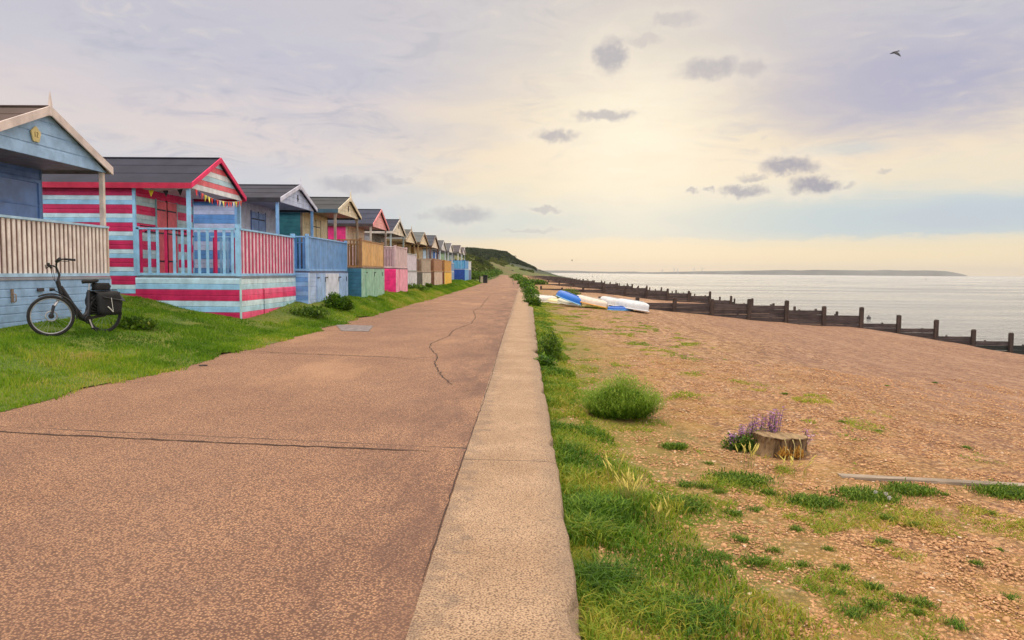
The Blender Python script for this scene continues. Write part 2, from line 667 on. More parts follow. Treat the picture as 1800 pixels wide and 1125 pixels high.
# ------------------------------------------------------------------ ground materials
def mat_turf():
    m, T, p = new_mat('turf')
    g = T.node('ShaderNodeTexCoord').outputs['Object']
    n1 = T.noise(g, 1.2, 5, 0.6)
    n2 = T.noise(g, 14, 4, 0.65)
    n3 = T.noise(g, 90, 2, 0.6)
    col = T.mix(T.ss(n1, .35, .68), s2l((98, 124, 32)), s2l((130, 136, 44)))
    col = T.mix(T.ss(n2, .45, .75), col, s2l((64, 92, 26)))
    col = T.mix(T.math('MULTIPLY', T.ss(n3, .5, .8), .5), col, s2l((140, 128, 70)))
    big = T.noise(g, 0.05, 4, 0.6)
    sp = T.node('ShaderNodeSeparateXYZ')
    T.put(sp.inputs[0], g)
    far = T.ss(sp.outputs[1], 105, 150)
    hill = T.mix(T.ss(big, .42, .58), s2l((88, 98, 32)), s2l((104, 92, 54)))
    hill = T.mix(T.ss(T.noise(g, .25, 5, .65), .45, .65), hill, s2l((78, 96, 34)))
    col = T.mix(far, col, hill)
    wd = T.ss(T.math('ADD', sp.outputs[1], T.math('MULTIPLY', big, 40)), 500, 520)
    col = T.mix(wd, col, s2l((58, 66, 44)))
    T.put(p.inputs['Base Color'], col)
    p.inputs['Roughness'].default_value = 0.95
    bump(T, p, T.math('ADD', n2, n3), 0.8, 0.05)
    return m


def mat_path():
    m, T, p = new_mat('exposed_aggregate_concrete')
    g = T.node('ShaderNodeTexCoord').outputs['Object']
    sp = T.node('ShaderNodeSeparateXYZ')
    T.put(sp.inputs[0], g)
    x, y, z = sp.outputs
    big = T.noise(g, .55, 5, .6)
    mid = T.noise(g, 4.0, 5, .6)
    gw = T.vmath('ADD', g, T.vmath('MULTIPLY', T.vmath('SUBTRACT', T.node('ShaderNodeTexNoise').outputs[1], (.5, .5, .5)), (0, 0, 0)))
    v1 = T.voro(g, 74)
    v2 = T.voro(g, 150)
    vc = T.voro(g, 74, out=1)
    sepc = T.node('ShaderNodeSeparateColor')
    T.put(sepc.inputs[0], vc)
    pick = T.ss(sepc.outputs[0], .35, .75)
    peb = T.math('MULTIPLY', T.ss(v1, .45, .12), pick)
    peb2 = T.math('MULTIPLY', T.ss(v2, .5, .15), .6)
    c0 = T.mix(T.ss(big, .35, .65), s2l((148, 108, 82)), s2l((176, 133, 102)))
    c0 = T.mix(T.math('MULTIPLY', T.ss(mid, .5, .75), .45), c0, s2l((126, 104, 92)))
    pc = T.mix(sepc.outputs[1], s2l((212, 156, 106)), s2l((236, 192, 146)))
    col = T.mix(peb2, c0, s2l((196, 148, 112)))
    col = T.mix(peb, col, pc)
    gap = T.math('MULTIPLY', T.ss(v1, .36, .62), .8)
    col = T.mix(gap, col, s2l((80, 54, 42)))
    fl = T.noise(g, 48, 4, .8)
    col = T.mix(T.math('MULTIPLY', T.ss(fl, .54, .68), .34), col, s2l((92, 68, 58)))
    col = T.mix(T.math('MULTIPLY', T.ss(fl, .46, .34), .28), col, s2l((216, 168, 124)))
    wear = T.noise(T.vmath('MULTIPLY', g, (1, .35, 1)), .35, 4, .6)
    col = T.mix(T.math('MULTIPLY', T.ss(wear, .50, .68), .26), col, s2l((104, 78, 66)))
    col = T.mix(T.math('MULTIPLY', T.ss(wear, .46, .32), .28), col, s2l((206, 160, 118)))
    st_ = T.noise(g, 2.6, 6, .7, 1.2)
    col = T.mix(T.math('MULTIPLY', T.ss(st_, .62, .72), .35), col, s2l((110, 92, 84)))
    # older grime along the sea wall side
    edge = T.math('MULTIPLY', T.ss(x, -2.0, -.6), T.ss(T.noise(T.vmath('MULTIPLY', g, (1.6, .5, 1)), 1.6, 5, .65), .38, .62))
    col = T.mix(T.math('MULTIPLY', edge, .5), col, s2l((88, 60, 52)))
    # slab joints, slightly skewed across the promenade
    yy = T.math('ADD', T.math('ADD', y, T.math('MULTIPLY', x, .145)), T.math('MULTIPLY', T.noise(g, 3.0, 4, .7), .10))
    ph = T.math('ABSOLUTE', T.math('SUBTRACT', T.math('FRACT', T.math('DIVIDE', T.math('ADD', yy, .25), 6.85)), .5))
    jw = T.ss(T.noise(g, 1.1, 2, .5), .35, .7, .0008, .0030)
    j = T.math('LESS_THAN', T.math('ABSOLUTE', T.math('SUBTRACT', ph, .5)), jw)
    col = T.mix(T.math('MULTIPLY', j, .85), col, s2l((58, 42, 36)))
    T.put(p.inputs['Base Color'], col)
    p.inputs['Roughness'].default_value = .85
    h = T.math('ADD', T.math('ADD', peb, T.math('MULTIPLY', peb2, .6)), T.math('MULTIPLY', j, -3.0))
    bump(T, p, h, .8, .006)
    return m


def mat_kerb():
    m, T, p = new_mat('sea_wall_concrete')
    g = T.node('ShaderNodeTexCoord').outputs['Object']
    sp = T.node('ShaderNodeSeparateXYZ')
    T.put(sp.inputs[0], g)
    x, y, z = sp.outputs
    n1 = T.noise(g, 1.4, 5, .6)
    n2 = T.noise(g, 7, 5, .65)
    v1 = T.voro(T.vmath('MULTIPLY', g, (.8, 1, 1)), 105)
    v2 = T.voro(g, 190)
    v4 = T.noise(g, 75, 4, .75)
    col = T.mix(T.ss(n1, .3, .7), s2l((178, 145, 113)), s2l((202, 169, 136)))
    col = T.mix(T.math('MULTIPLY', T.ss(n2, .52, .72), .45), col, s2l((142, 122, 102)))
    col = T.mix(T.math('MULTIPLY', T.ss(v1, .42, .1), .6), col, s2l((216, 186, 152)))
    col = T.mix(T.math('MULTIPLY', T.ss(v1, .42, .72), .8), col, s2l((92, 70, 54)))
    col = T.mix(T.math('MULTIPLY', T.ss(v4, .52, .66), .28), col, s2l((112, 88, 68)))
    e = T.math('ADD', x, T.math('MULTIPLY', T.math('SUBTRACT', n2, .5), .3))
    col = T.mix(T.math('MULTIPLY', T.ss(e, .05, .32), .5), col, s2l((128, 112, 96)))
    col = T.mix(T.math('MULTIPLY', T.ss(T.math('SUBTRACT', n2, x), .82, 1.02), .4), col, s2l((112, 96, 84)))
    yy = T.math('ADD', y, T.math('ADD', T.math('MULTIPLY', x, .05), T.math('MULTIPLY', n2, .02)))
    ph = T.math('ABSOLUTE', T.math('SUBTRACT', T.math('FRACT', T.math('DIVIDE', T.math('ADD', yy, -3.05), 6.3)), .5))
    j = T.math('LESS_THAN', ph, .0012)
    col = T.mix(T.math('MULTIPLY', j, .8), col, s2l((80, 62, 52)))
    T.put(p.inputs['Base Color'], col)
    p.inputs['Roughness'].default_value = .9
    h = T.math('ADD', T.math('MULTIPLY', T.ss(v1, .6, .1), .6), T.math('ADD', T.math('MULTIPLY', n2, 2.5), T.math('ADD', T.math('MULTIPLY', T.ss(v2, .5, .1), .3), T.math('MULTIPLY', j, -3))))
    bump(T, p, h, .8, .008)
    return m


def mat_shingle():
    m, T, p = new_mat('shingle')
    g = T.node('ShaderNodeTexCoord').outputs['Object']
    sp = T.node('ShaderNodeSeparateXYZ')
    T.put(sp.inputs[0], g)
    x, y, z = sp.outputs
    big = T.noise(g, .16, 4, .6)
    mid = T.noise(g, 1.1, 5, .65)
    st = T.noise(T.vmath('MULTIPLY', g, (1, 1.6, 1)), 5, 5, .7)
    v1 = T.voro(g, 22)
    vc = T.voro(g, 22, out=1)
    v2 = T.voro(g, 60)
    sc = T.node('ShaderNodeSeparateColor')
    T.put(sc.inputs[0], vc)
    c = T.ramp(sc.outputs[0], [(0, s2l((134, 92, 62))), (.3, s2l((182, 134, 88))), (.6, s2l((200, 150, 100))), (.85, s2l((220, 170, 122))), (1, s2l((228, 194, 158)))])
    c = T.mix(T.math('MULTIPLY', T.ss(v1, .4, .72), .75), c, s2l((88, 56, 40)))
    c = T.mix(T.math('MULTIPLY', T.ss(st, .52, .72), .55), c, s2l((112, 74, 52)))
    n5 = T.noise(T.vmath('MULTIPLY', g, (1, .55, 1)), 3.2, 8, .82)
    n6 = T.noise(T.vmath('MULTIPLY', g, (1, .45, 1)), 1.0, 8, .8)
    c = T.mix(T.math('MULTIPLY', T.ss(n5, .52, .64), .6), c, s2l((108, 72, 50)))
    c = T.mix(T.math('MULTIPLY', T.ss(n5, .47, .36), .5), c, s2l((226, 180, 132)))
    c = T.mix(T.math('MULTIPLY', T.ss(n6, .54, .66), .4), c, s2l((120, 84, 62)))
    v6 = T.voro(T.vmath('MULTIPLY', g, (1, .6, 1)), 7.5)
    v6c = T.node('ShaderNodeSeparateColor')
    T.put(v6c.inputs[0], T.voro(T.vmath('MULTIPLY', g, (1, .6, 1)), 7.5, out=1))
    fary = T.ss(y, 10, 20)
    c = T.mix(T.math('MULTIPLY', T.math('MULTIPLY', T.ss(v6, .45, .75), fary), .55), c, s2l((96, 66, 50)))
    c = T.mix(T.math('MULTIPLY', T.math('MULTIPLY', T.ss(v6c.outputs[0], .5, .9), fary), .4), c, s2l((224, 184, 146)))
    # strand lines left by the tides, running along the shore
    tide = T.noise(T.vmath('MULTIPLY', T.vmath('ADD', g, T.vmath('MULTIPLY', T.vmath('SUBTRACT', g, g), (0, 0, 0))), (1.0, .045, .5)), .9, 5, .65, .5)
    tg = T.ss(x, 3, 8)
    c = T.mix(T.math('MULTIPLY', T.math('MULTIPLY', T.ss(tide, .52, .66), tg), .45), c, s2l((128, 90, 72)))
    c = T.mix(T.math('MULTIPLY', T.math('MULTIPLY', T.ss(tide, .46, .34), tg), .35), c, s2l((222, 184, 152)))
    v3 = T.voro(T.vmath('MULTIPLY', g, (1, .8, 1)), 5.5)
    c = T.mix(T.math('MULTIPLY', T.ss(v3, .16, .05), .5), c, s2l((92, 66, 52)))
    # pinker, cleaner stones down the beach; sandy, mossy ones near the wall
    xn = T.math('ADD', x, T.math('MULTIPLY', T.math('SUBTRACT', big, .5), 12))
    yn = T.math('SUBTRACT', xn, T.math('MULTIPLY', y, .12))
    pink = T.ss(yn, 2.5, 8)
    c = T.mix(T.math('MULTIPLY', pink, .38), c, s2l((146, 110, 94)))
    moss = T.math('MULTIPLY', T.ss(xn, 8.5, 1.0), T.ss(T.math('ADD', mid, T.math('MULTIPLY', T.math('SUBTRACT', big, .5), .8)), .38, .62))
    c = T.mix(T.math('MULTIPLY', moss, .62), c, s2l((166, 132, 56)))
    near = T.math('MULTIPLY', T.ss(T.math('ADD', x, T.math('MULTIPLY', T.math('SUBTRACT', mid, .5), 3.0)), 2.6, .8), T.ss(y, 90, 40))
    c = T.mix(T.math('MULTIPLY', near, .75), c, s2l((122, 120, 44)))
    wet = T.ss(z, -2.9, -3.5)
    c = T.mix(T.math('MULTIPLY', wet, .7), c, s2l((70, 58, 52)))
    T.put(p.inputs['Base Color'], c)
    p.inputs['Roughness'].default_value = .88
    h = T.math('ADD', T.ss(v1, .7, .05), T.math('ADD', T.math('MULTIPLY', T.ss(v2, .6, .1), .3), T.math('MULTIPLY', st, 1.6)))
    bump(T, p, h, 1.0, .03)
    return m


def mat_sea():
    m, T, p = new_mat('sea_water')
    g = T.node('ShaderNodeTexCoord').outputs['Object']
    n1 = T.noise(T.vmath('MULTIPLY', g, (.5, 1.0, 1)), .55, 5, .62, .3)
    n2 = T.noise(T.vmath('MULTIPLY', g, (.6, 1.4, 1)), 2.4, 3, .6)
    n3 = T.noise(T.vmath('MULTIPLY', g, (.010, .05, 1)), 1.0, 4, .6)
    p.inputs['Base Color'].default_value = (.08, .085, .09, 1)
    T.put(p.inputs['Roughness'], T.ss(n3, .35, .65, .10, .24))
    p.inputs['IOR'].default_value = 1.33
    p.inputs['Specular IOR Level'].default_value = .30
    bump(T, p, T.math('ADD', T.math('MULTIPLY', n1, 1.0), T.math('MULTIPLY', n2, .26)), .95, .6)
    return m


TURF, PATH, KERB, SHING, SEA = mat_turf(), mat_path(), mat_kerb(), mat_shingle(), mat_sea()

# ------------------------------------------------------------------ ground meshes
ysL = spaced(-8, 440, .35, 1.025)
o = grid('grass_bank', [0, .06, .15, .3, .5, .75, 1, 1.3, 1.6, 2, 2.5, 3, 3.6, 4.3, 5.2, 6.5, 8.5, 11, 14, 20, 30, 45, 70, 110, 180, 400], ysL,
         lambda t, y: xl(y) - t + edge_w(y) * (t < .4), lambda x, y: z_left(x, y), TURF)
tag(o, kind='structure')
o = grid('hills', spaced(-400, -60, 30, .93)[:-1] + list(np.linspace(-60, 60, 90)), list(np.linspace(395, 440, 12)) + list(np.linspace(445, 900, 90)),
         lambda t, y: t, lambda x, y: z_hill(x, y), TURF)
tag(o, kind='structure')
ysP = spaced(-8, 440, .5, 1.03)
o = grid('promenade_path', [0, .25, .5, .75, 1], ysP, lambda t, y: (xl(y) - .5) * (1 - t) + (xr(y) + (t > .9) * .0) * t,
         lambda x, y: 0 * x, PATH)
tag(o, kind='structure')
o = grid('beach', [-12, -4, -1, 0, .3, .6, .9, 1.3, 1.7, 2.2, 2.8, 3.4, 4, 4.7, 5.5, 6.3, 7.2, 8, 9, 10, 11, 12, 13, 14, 15, 16, 17, 18, 19, 20, 21, 22, 23, 24, 25,
                   26, 27, 28, 29, 30, 31, 33, 36, 40, 50, 70], spaced(-8, 440, .2, 1.018),
         lambda t, y: np.where(t < .01, np.where(y < 84, -.02 + t * .001, xr(y) - .1 + t * .9), t), lambda x, y: z_beach(x, y), SHING)
tag(o, kind='structure')
o = grid('far_beach', [-30, -15, 0, 5, 10, 15, 20, 25, 30, 35, 45, 60], list(np.linspace(440, 900, 40)), lambda t, y: t, lambda x, y: z_beach(x, y), SHING)
tag(o, kind='structure')

SEA_Z = -3.9


def build_sea():
    m = MB()
    m.add([(-14000, -3000, SEA_Z), (14000, -3000, SEA_Z), (14000, 14500, SEA_Z), (-14000, 14500, SEA_Z)], [(0, 1, 2, 3)])
    tag(m.build('sea', SEA), kind='structure')
    # dark spit of mud and stones running out from the headland
    X = np.linspace(-10, 66, 40)
    vs, fs = [], []
    rows = []
    for i, x in enumerate(X):
        w = 70 * (1 - (x / 70.0) ** 2) ** .5 if x < 69 else 5
        w = w * (.7 + .6 * random.random())
        yc = 880 + 20 * math.sin(x * .09)
        for k in range(7):
            q = k / 6.0
            rows.append((x, yc - w + 2 * w * q, SEA_Z - .4 + 1.5 * math.sin(math.pi * q) * (1 - max(0, x) / 75.0) + .1 * random.random()))
    v = np.array(rows)
    i = np.arange(39)[:, None] * 7 + np.arange(6)[None]
    f = np.stack([i, i + 7, i + 8, i + 1], -1).reshape(-1, 4)
    tag(np_mesh('mud_spit', v, f, plain((74, 64, 60), .9, 0, .2, .3, .3), smooth=True), kind='structure')
    # low land beyond the water
    def coast(name, pts, Y, dep, mat):
        vs = []
        for (px, py) in pts:
            a = dp(px, py, Y)
            vs += [(a.x, Y, SEA_Z - 1), (a.x, Y + dep * .12, max(a.z, SEA_Z)), (a.x * (1 + dep / Y), Y + dep, max(a.z, SEA_Z) * .8), (a.x * (1 + dep / Y), Y + dep * 1.1, SEA_Z - 1)]
        fs = []
        for i in range(len(pts) - 1):
            for k in range(3):
                fs.append((i * 4 + k, (i + 1) * 4 + k, (i + 1) * 4 + k + 1, i * 4 + k + 1))
        m = MB()
        m.add(vs, fs, 0, True)
        tag(m.build(name, mat), kind='structure')
    land = plain((96, 100, 92), .95, 0, .2, .004, 0)
    coast('distant_island', [(1070, 479.5), (1140, 478.8), (1230, 477), (1290, 476.3), (1330, 475.8), (1385, 474.4), (1410, 475.4), (1440, 474.2), (1490, 474.8),
                             (1540, 475.4), (1565, 474.2), (1600, 475.6), (1640, 475.2), (1672, 476.5), (1688, 479.5), (1702, 484.5)], 8000, 900, land)
    coast('distant_shore', [(930, 476.4), (960, 475.4), (1000, 475.6), (1040, 477), (1080, 477.8), (1095, 477.3), (1118, 477.3), (1130, 478.3), (1200, 479.2), (1230, 480)], 9500, 700, land)


build_sea()


# ------------------------------------------------------------------ sea wall (kerb strip)
def build_kerb():
    ys = spaced(-8, 83, .06, 1.012)
    prof_t = [0, .25, .5, .75, .9, .95, .985, 1.0, 1.005, 1.01]
    prof_z = [.004, .004, .004, .004, .002, -.004, -.016, -.036, -.10, -.5]
    vs = []
    for y in ys:
        xo = float(np.interp(y, [-8, 14, 31, 34.5, 35.2, 42, 60, 72, 83], [.30, .30, .42, .46, .2, .34, .46, .2, -.35]))
        wob = (float(fbm(y * 1.1, 3.0)) - .5) * .03 + (float(fbm(y * 14, 8.0)) - .5) * .022
        ch = max(0, float(fbm(y * 3.3, 21.0, 3)) - .62) * .3
        for t, z in zip(prof_t, prof_z):
            xx = -.5 + (xo + .5) * t
            if t > .85:
                xx += wob - ch * (1 if z > -.1 else .3)
            zz = z + ((float(fbm(y * 7, xx * 9)) - .5) * .012 if t > .8 else 0) - (ch * .25 if t > .93 else 0)
            vs.append((xx, y, zz))
    n = len(prof_t)
    i = np.arange(len(ys) - 1)[:, None] * n + np.arange(n - 1)[None]
    f = np.stack([i, i + 1, i + n + 1, i + n], -1).reshape(-1, 4)
    o = np_mesh('sea_wall', np.array(vs), f, KERB, smooth=False)
    tag(o, 'long low concrete sea wall strip along the seaward edge of the promenade', 'sea wall')


build_kerb()


def polyline_strip(name, pts, w, mat, z=.004, wob=.3):
    P = [gp(px, py, 0) for px, py in pts]
    Q = []
    for a, b in zip(P[:-1], P[1:]):
        n = max(2, int((b - a).length / .12))
        for k in range(n):
            q = a.lerp(b, k / n)
            q += Vector((random.gauss(0, w * .45), random.gauss(0, w * .45), 0))
            Q.append(q)
    m = MB()
    vs = []
    for i, q in enumerate(Q):
        d = (Q[min(i + 1, len(Q) - 1)] - Q[max(i - 1, 0)]).normalized()
        s = Vector((-d.y, d.x, 0)) * w * (.5 + random.random() * wob * 2) * .5 * math.sin(math.pi / 2 * min(1, (i + .4) / 5, (len(Q) - i) / 5))
        vs += [(q.x - s.x, q.y - s.y, z), (q.x + s.x, q.y + s.y, z)]
    m.add(vs, [(2 * i, 2 * i + 1, 2 * i + 3, 2 * i + 2) for i in range(len(Q) - 1)])
    tag(m.build(name, mat), kind='structure')


crk = plain((66, 47, 38), .95, 0, .2, 20, 0)
polyline_strip('path_crack', [(850, 515.5), (861, 520), (852, 530), (845, 540), (832, 546), (836, 558), (828, 569), (798, 580), (788, 591), (759, 603.5),
                              (755, 611), (769, 626), (764, 641), (776, 661), (800, 679)], .026, crk)
polyline_strip('path_crack', [(760, 512), (800, 512), (830, 514), (845, 510)], .03, crk)
polyline_strip('path_crack', [(899, 489), (901, 494), (903, 500)], .09, crk)
polyline_strip('path_crack', [(912.5, 504), (912.8, 510), (908, 521), (904, 535), (898.5, 552), (889, 575), (882, 597), (872, 633), (861, 672), (850, 704), (830, 760), (800, 845), (770, 940), (735, 1045)], .007, crk, .006, .6)
for (a, b) in [((868, 594), (882, 594.5)), ((866, 605), (881, 605.5)), ((845, 640), (868, 642)), ((835, 650), (866, 651)), ((805, 680), (858, 676)), ((812, 688), (852, 684)), ((850, 598), (880, 599))]:
    polyline_strip('path_crack', [a, ((a[0] + b[0]) / 2, (a[1] + b[1]) / 2 + random.uniform(-1, 1)), b], .022, crk, .005)

polyline_strip('path_crack', [(-60, 756), (60, 763), (200, 769), (330, 776), (450, 781), (560, 786), (640, 789), (720, 792), (800, 796)], .020, crk, .005, .9)
polyline_strip('path_crack', [(425, 617), (560, 623), (680, 628), (762, 634)], .022, crk, .005, .5)
# inspection cover and small drain marker set in the path
m = MB()
a, b, c, d = gp(590, 571), gp(600, 582), gp(648, 583), gp(656, 573)
m.add([(q.x, q.y, .004) for q in (a, b, c, d)] + [(q.x, q.y, .012) for q in (a, b, c, d)], [(4, 5, 6, 7), (0, 1, 5, 4), (1, 2, 6, 5), (2, 3, 7, 6), (3, 0, 4, 7)])
tag(m.build('inspection_cover', plain((128, 118, 116), .8, 0, .2, 6, .4)), 'grey rectangular cover plate let into the promenade near the grass', 'inspection cover')
m = MB()
q = gp(357, 643)
m.tube([(q.x, q.y, .001), (q.x, q.y, .014)], .07, 14)
tag(m.build('drain_cap', plain((58, 44, 38), .8, 0, .2, 20, .3)), 'small dark round cap set in the promenade by the grass edge', 'drain cap')

# ------------------------------------------------------------------ beach huts
GLASS = plain((96, 136, 200), .3, 0, .15, 2, 0)
IRON = plain((34, 34, 44), .5, .4, .1, 20, 0)


def shiplap(mb, p0, p1, z0, z1, pitch, nrm, mats, lim=None, zoff=0.0, proud=.016):
    """horizontal boards between two plan points; lim(z) -> (t0, t1) clips each board for gables"""
    p0, p1 = Vector((*p0, 0)), Vector((*p1, 0))
    n = Vector((*nrm, 0))
    k = 0
    z = z0
    while z < z1 - 1e-4:
        zt = min(z + pitch, z1)
        (a0, a1), (b0, b1) = (lim(z), lim(zt)) if lim else ((0, 1), (0, 1))
        if a1 <= a0:
            break
        if b1 < b0:
            b0 = b1 = (b0 + b1) / 2
        def P(t, zz, o):
            q = p0.lerp(p1, t) + n * o
            return (q.x, q.y, zz)
        zm = z + (zt - z) * .78
        t0m, t1m = a0 + (b0 - a0) * .78, a1 + (b1 - a1) * .78
        vs = [P(a0, z, 0), P(a1, z, 0), P(a0, z, proud), P(a1, z, proud), P(t0m, zm, proud * .8), P(t1m, zm, proud * .8), P(b0, zt, .002), P(b1, zt, .002)]
        mb.add(vs, [(0, 1, 3, 2), (2, 3, 5, 4), (4, 5, 7, 6)], mats[k % len(mats)])
        k += 1
        z = zt


def vboards(mb, p0, p1, z0, z1, w, gap, th, nrm, mats, ztop=None):
    p0, p1 = Vector((*p0, 0)), Vector((*p1, 0))
    L = (p1 - p0).length
    d = (p1 - p0) / L
    n = Vector((*nrm, 0)).normalized()
    N = max(1, int(round(L / (w + gap))))
    st = L / N
    ww = st * w / (w + gap)
    for i in range(N):
        c = p0 + d * (st * (i + .5))
        mb.bar((c.x + n.x * th / 2, c.y + n.y * th / 2, z0), (c.x + n.x * th / 2, c.y + n.y * th / 2, z1), ww, th, mats[i % len(mats)], up=n)


def hut(h):
    y0, y1 = h['gy']            # gable (roof) extent along the row
    xg = h['xg']                # gable / porch post plane
    xf = h['xf']                # front of the deck
    fy0, fy1 = h['fy']
    xw = h.get('xw', xg - 1.4)  # cabin front wall
    xb = h.get('xb', xw - 3.0)  # back wall
    ze, za, zd = h['ze'] + EYE, h['za'] + EYE, h['zd'] + EYE
    zr = h['zr'] + EYE          # rail top
    zg = h['zg']                # ground at the front
    yc = (y0 + y1) / 2
    root = empty('beach_hut', (xf, fy0, zg), h['label'], 'beach hut', 'beach huts in a row above the promenade')
    C = h['col']
    det = h.get('det', 2)
    M = lambda k, d=None, **kw: paint(C[k] if k in C else C[d], **kw)
    pitch = .15
    zb = zg - .5
    ov = .14                    # side overhang of the roof
    wy0, wy1 = y0 + ov, y1 - ov
    # ---- cabin walls
    mb = MB()
    sm = [paint(c) for c in C['side']]
    fm = [paint(c) for c in C['front']]
    off = len(sm)
    mats = sm + fm
    reps = h.get('rep', 1)
    sidx = [i for i in range(len(sm)) for _ in range(reps)]
    fidx = [off + i for i in range(len(fm)) for _ in range(reps)]
    zt = ze - .03
    sp_ = h.get('spitch', pitch)
    shiplap(mb, (xb, wy0), (xw, wy0), zb, zt, sp_, (0, -1), sidx)
    shiplap(mb, (xb, wy1), (xw, wy1), zb, zt, sp_, (0, 1), sidx)
    shiplap(mb, (xw, wy0), (xw, wy1), zb, zt, sp_, (1, 0), fidx)
    mb.add([(xb, wy0, zb), (xb, wy1, zb), (xb, wy1, zt), (xb, wy0, zt)], [(0, 1, 2, 3)], 0)
    mb.build('cabin_wall', mats, root)
    tr = M('trim')
    for yy in (wy0, wy1):
        mb = MB()
        mb.box((xw - .05, yy - .025, zd), (xw + .03, yy + .025, zt))
        mb.build('corner_trim', tr, root)
    # ---- roof
    th = .05
    rf = plain(C['roof'], .95, 0, .12, 1.5, .3)
    xg2 = xg + .10
    xb2 = xb - .15
    mb = MB()
    for s, ye in ((1, y0), (-1, y1)):
        vs = [(xb2, ye, ze), (xg2, ye, ze), (xg2, yc, za), (xb2, yc, za), (xb2, ye, ze + th), (xg2, ye, ze + th), (xg2, yc, za + th), (xb2, yc, za + th)]
        fs = [(0, 1, 2, 3), (4, 5, 6, 7), (0, 1, 5, 4), (1, 2, 6, 5), (3, 0, 4, 7)]
        mb.add(vs, fs)
        if det >= 1:   # felt laps
            for q in (.35, .68):
                ya, zz = ye + (yc - ye) * q, ze + (za - ze) * q + th
                mb.bar((xb2, ya, zz + .003), (xg2, ya, zz + .003), .03, .008, 0, up=(0, (ye - yc), (za - ze) * 0 + 1))
    mb.bar((xb2, yc, za + th + .01), (xg2, yc, za + th + .01), .12, .03)
    roof = mb.build('roof', rf, root)
    # fascia boards along the eaves
    for ye, sg in ((y0, -1), (y1, 1)):
        mb = MB()
        mb.box((xb2, ye - .012 + sg * .015, ze - .10), (xg2, ye + .012 + sg * .015, ze + th - .004))
        mb.build('fascia', M('fascia', 'trim'), root)
    # barge boards
    bw = h.get('bw', .13)
    for ye, sg in ((y0 - .03, 1), (y1 + .03, -1)):
        mb = MB()
        dx = .035
        zz = ze - .02
        L = (za - ze) / abs(yc - ye)
        vs = []
        for xx in (xg2 + .002, xg2 + dx):
            vs += [(xx, ye, zz + .075), (xx, ye, zz + .075 - bw), (xx, yc, za + .075 - bw), (xx, yc, za + .075)]
        mb.add(vs, [(0, 1, 2, 3), (7, 6, 5, 4), (0, 4, 5, 1), (3, 2, 6, 7), (0, 3, 7, 4), (1, 5, 6, 2)])
        mb.build('barge_board', M('barge', 'trim', rough=.6, grime=.35), root)
    if h.get('finial'):
        mb = MB()
        pts = [(xg2 + .02, yc, za - .12), (xg2 + .02, yc, za + .10), (xg2 + .02, yc, za + .18), (xg2 + .02, yc, za + .36)]
        mb.tube(pts, [.035, .04, .03, .004], 6)
        mb.build('finial', M('barge', 'trim'), root)
    # gable panel
    mb = MB()
    gm = [paint(c) for c in C['gable']]
    half = (y1 - y0) / 2
    z00 = ze - .02 - h.get('gdrop', .06)

    def lim(z):
        f = min(.499, max(0.0, (z - (ze - .02)) / (za - ze)) / 2)
        return (.012 + f, .988 - f) if f < .49 else (.5, .5)
    shiplap(mb, (xg, y0), (xg, y1), z00, za - .02, .15 if not h.get('gpitch') else h['gpitch'], (1, 0), [i for i in range(len(gm)) for _ in range(1)], lim)
    mb.add([(xg - .02, y0 + .05, z00), (xg - .02, y1 - .05, z00), (xg - .02, yc, za - .03)], [(0, 2, 1)], 0)
    mb.add([(xg - .02, y0 + .05, z00), (xg - .02, y1 - .05, z00), (xg + .015, y1 - .05, z00), (xg + .015, y0 + .05, z00)], [(0, 1, 2, 3)], 0)
    mb.build('gable_panel', gm, root)
    # porch ceiling
    mb = MB()
    mb.box((xw, wy0, ze - .035), (xg - .02, wy1, ze - .015))
    mb.build('porch_ceiling', M('ceil', 'gable0') if 'ceil' in C else paint((176, 168, 165)), root)
    # porch posts
    pw = .045
    for yy in (y0 + .12, y1 - .12):
        mb = MB()
        mb.box((xg - .05 - pw, yy - pw, zd + .02), (xg - .05 + pw, yy + pw, ze - .036))
        mb.build('porch_post', M('post', 'trim', grime=.35), root)
    if h.get('braces'):
        for yy, s in ((y0 + .12, 1), (y1 - .12, -1)):
            mb = MB()
            mb.tube([(xg - .05, yy + s * .03, ze - .5), (xg - .05, yy + s * .12, ze - .22), (xg - .05, yy + s * .36, ze - .05)], .03, 6)
            mb.build('post_brace', M('post', 'trim'), root)
    # ---- deck and base
    mb = MB()
    mb.box((xw + .02, fy0 + .02, zd - .05), (xf + .03, fy1 - .02, zd))
    mb.build('deck', M('deck', 'trim', grime=.5), root)
    mb = MB()
    bs = [paint(c) for c in C['bside']]
    bf = [paint(c) for c in C['bfront']]
    o2 = len(bs)
    brep = h.get('brep', 1)
    bi = [i for i in range(len(bs)) for _ in range(brep)]
    bfi = [o2 + i for i in range(len(bf)) for _ in range(brep)]
    zbb = zd - .052 - math.ceil((zd - .052 - zb) / pitch) * pitch
    zbase = zd - .052 - pitch * len(bi) * math.ceil((zd - .052 - zb) / (pitch * len(bi))) if len(bi) > 1 else zbb
    shiplap(mb, (xw, fy0), (xf, fy0), zbase, zd - .052, pitch, (0, -1), bi)
    shiplap(mb, (xw, fy1), (xf, fy1), zbase, zd - .052, pitch, (0, 1), bi)
    zbase2 = zd - .052 - pitch * len(bfi) * math.ceil((zd - .052 - zb) / (pitch * len(bfi))) if len(bfi) > 1 else zbb
    shiplap(mb, (xf, fy0), (xf, fy1), zbase2, zd - .052, pitch, (1, 0), bfi)
    mb.build('base_wall', bs + bf, root)
    for yy in (fy0, fy1):
        mb = MB()
        mb.box((xf - .02, yy - .022, zb + .3), (xf + .022, yy + .022, zd - .053))
        mb.build('base_corner', M('bcorner', 'trim'), root)
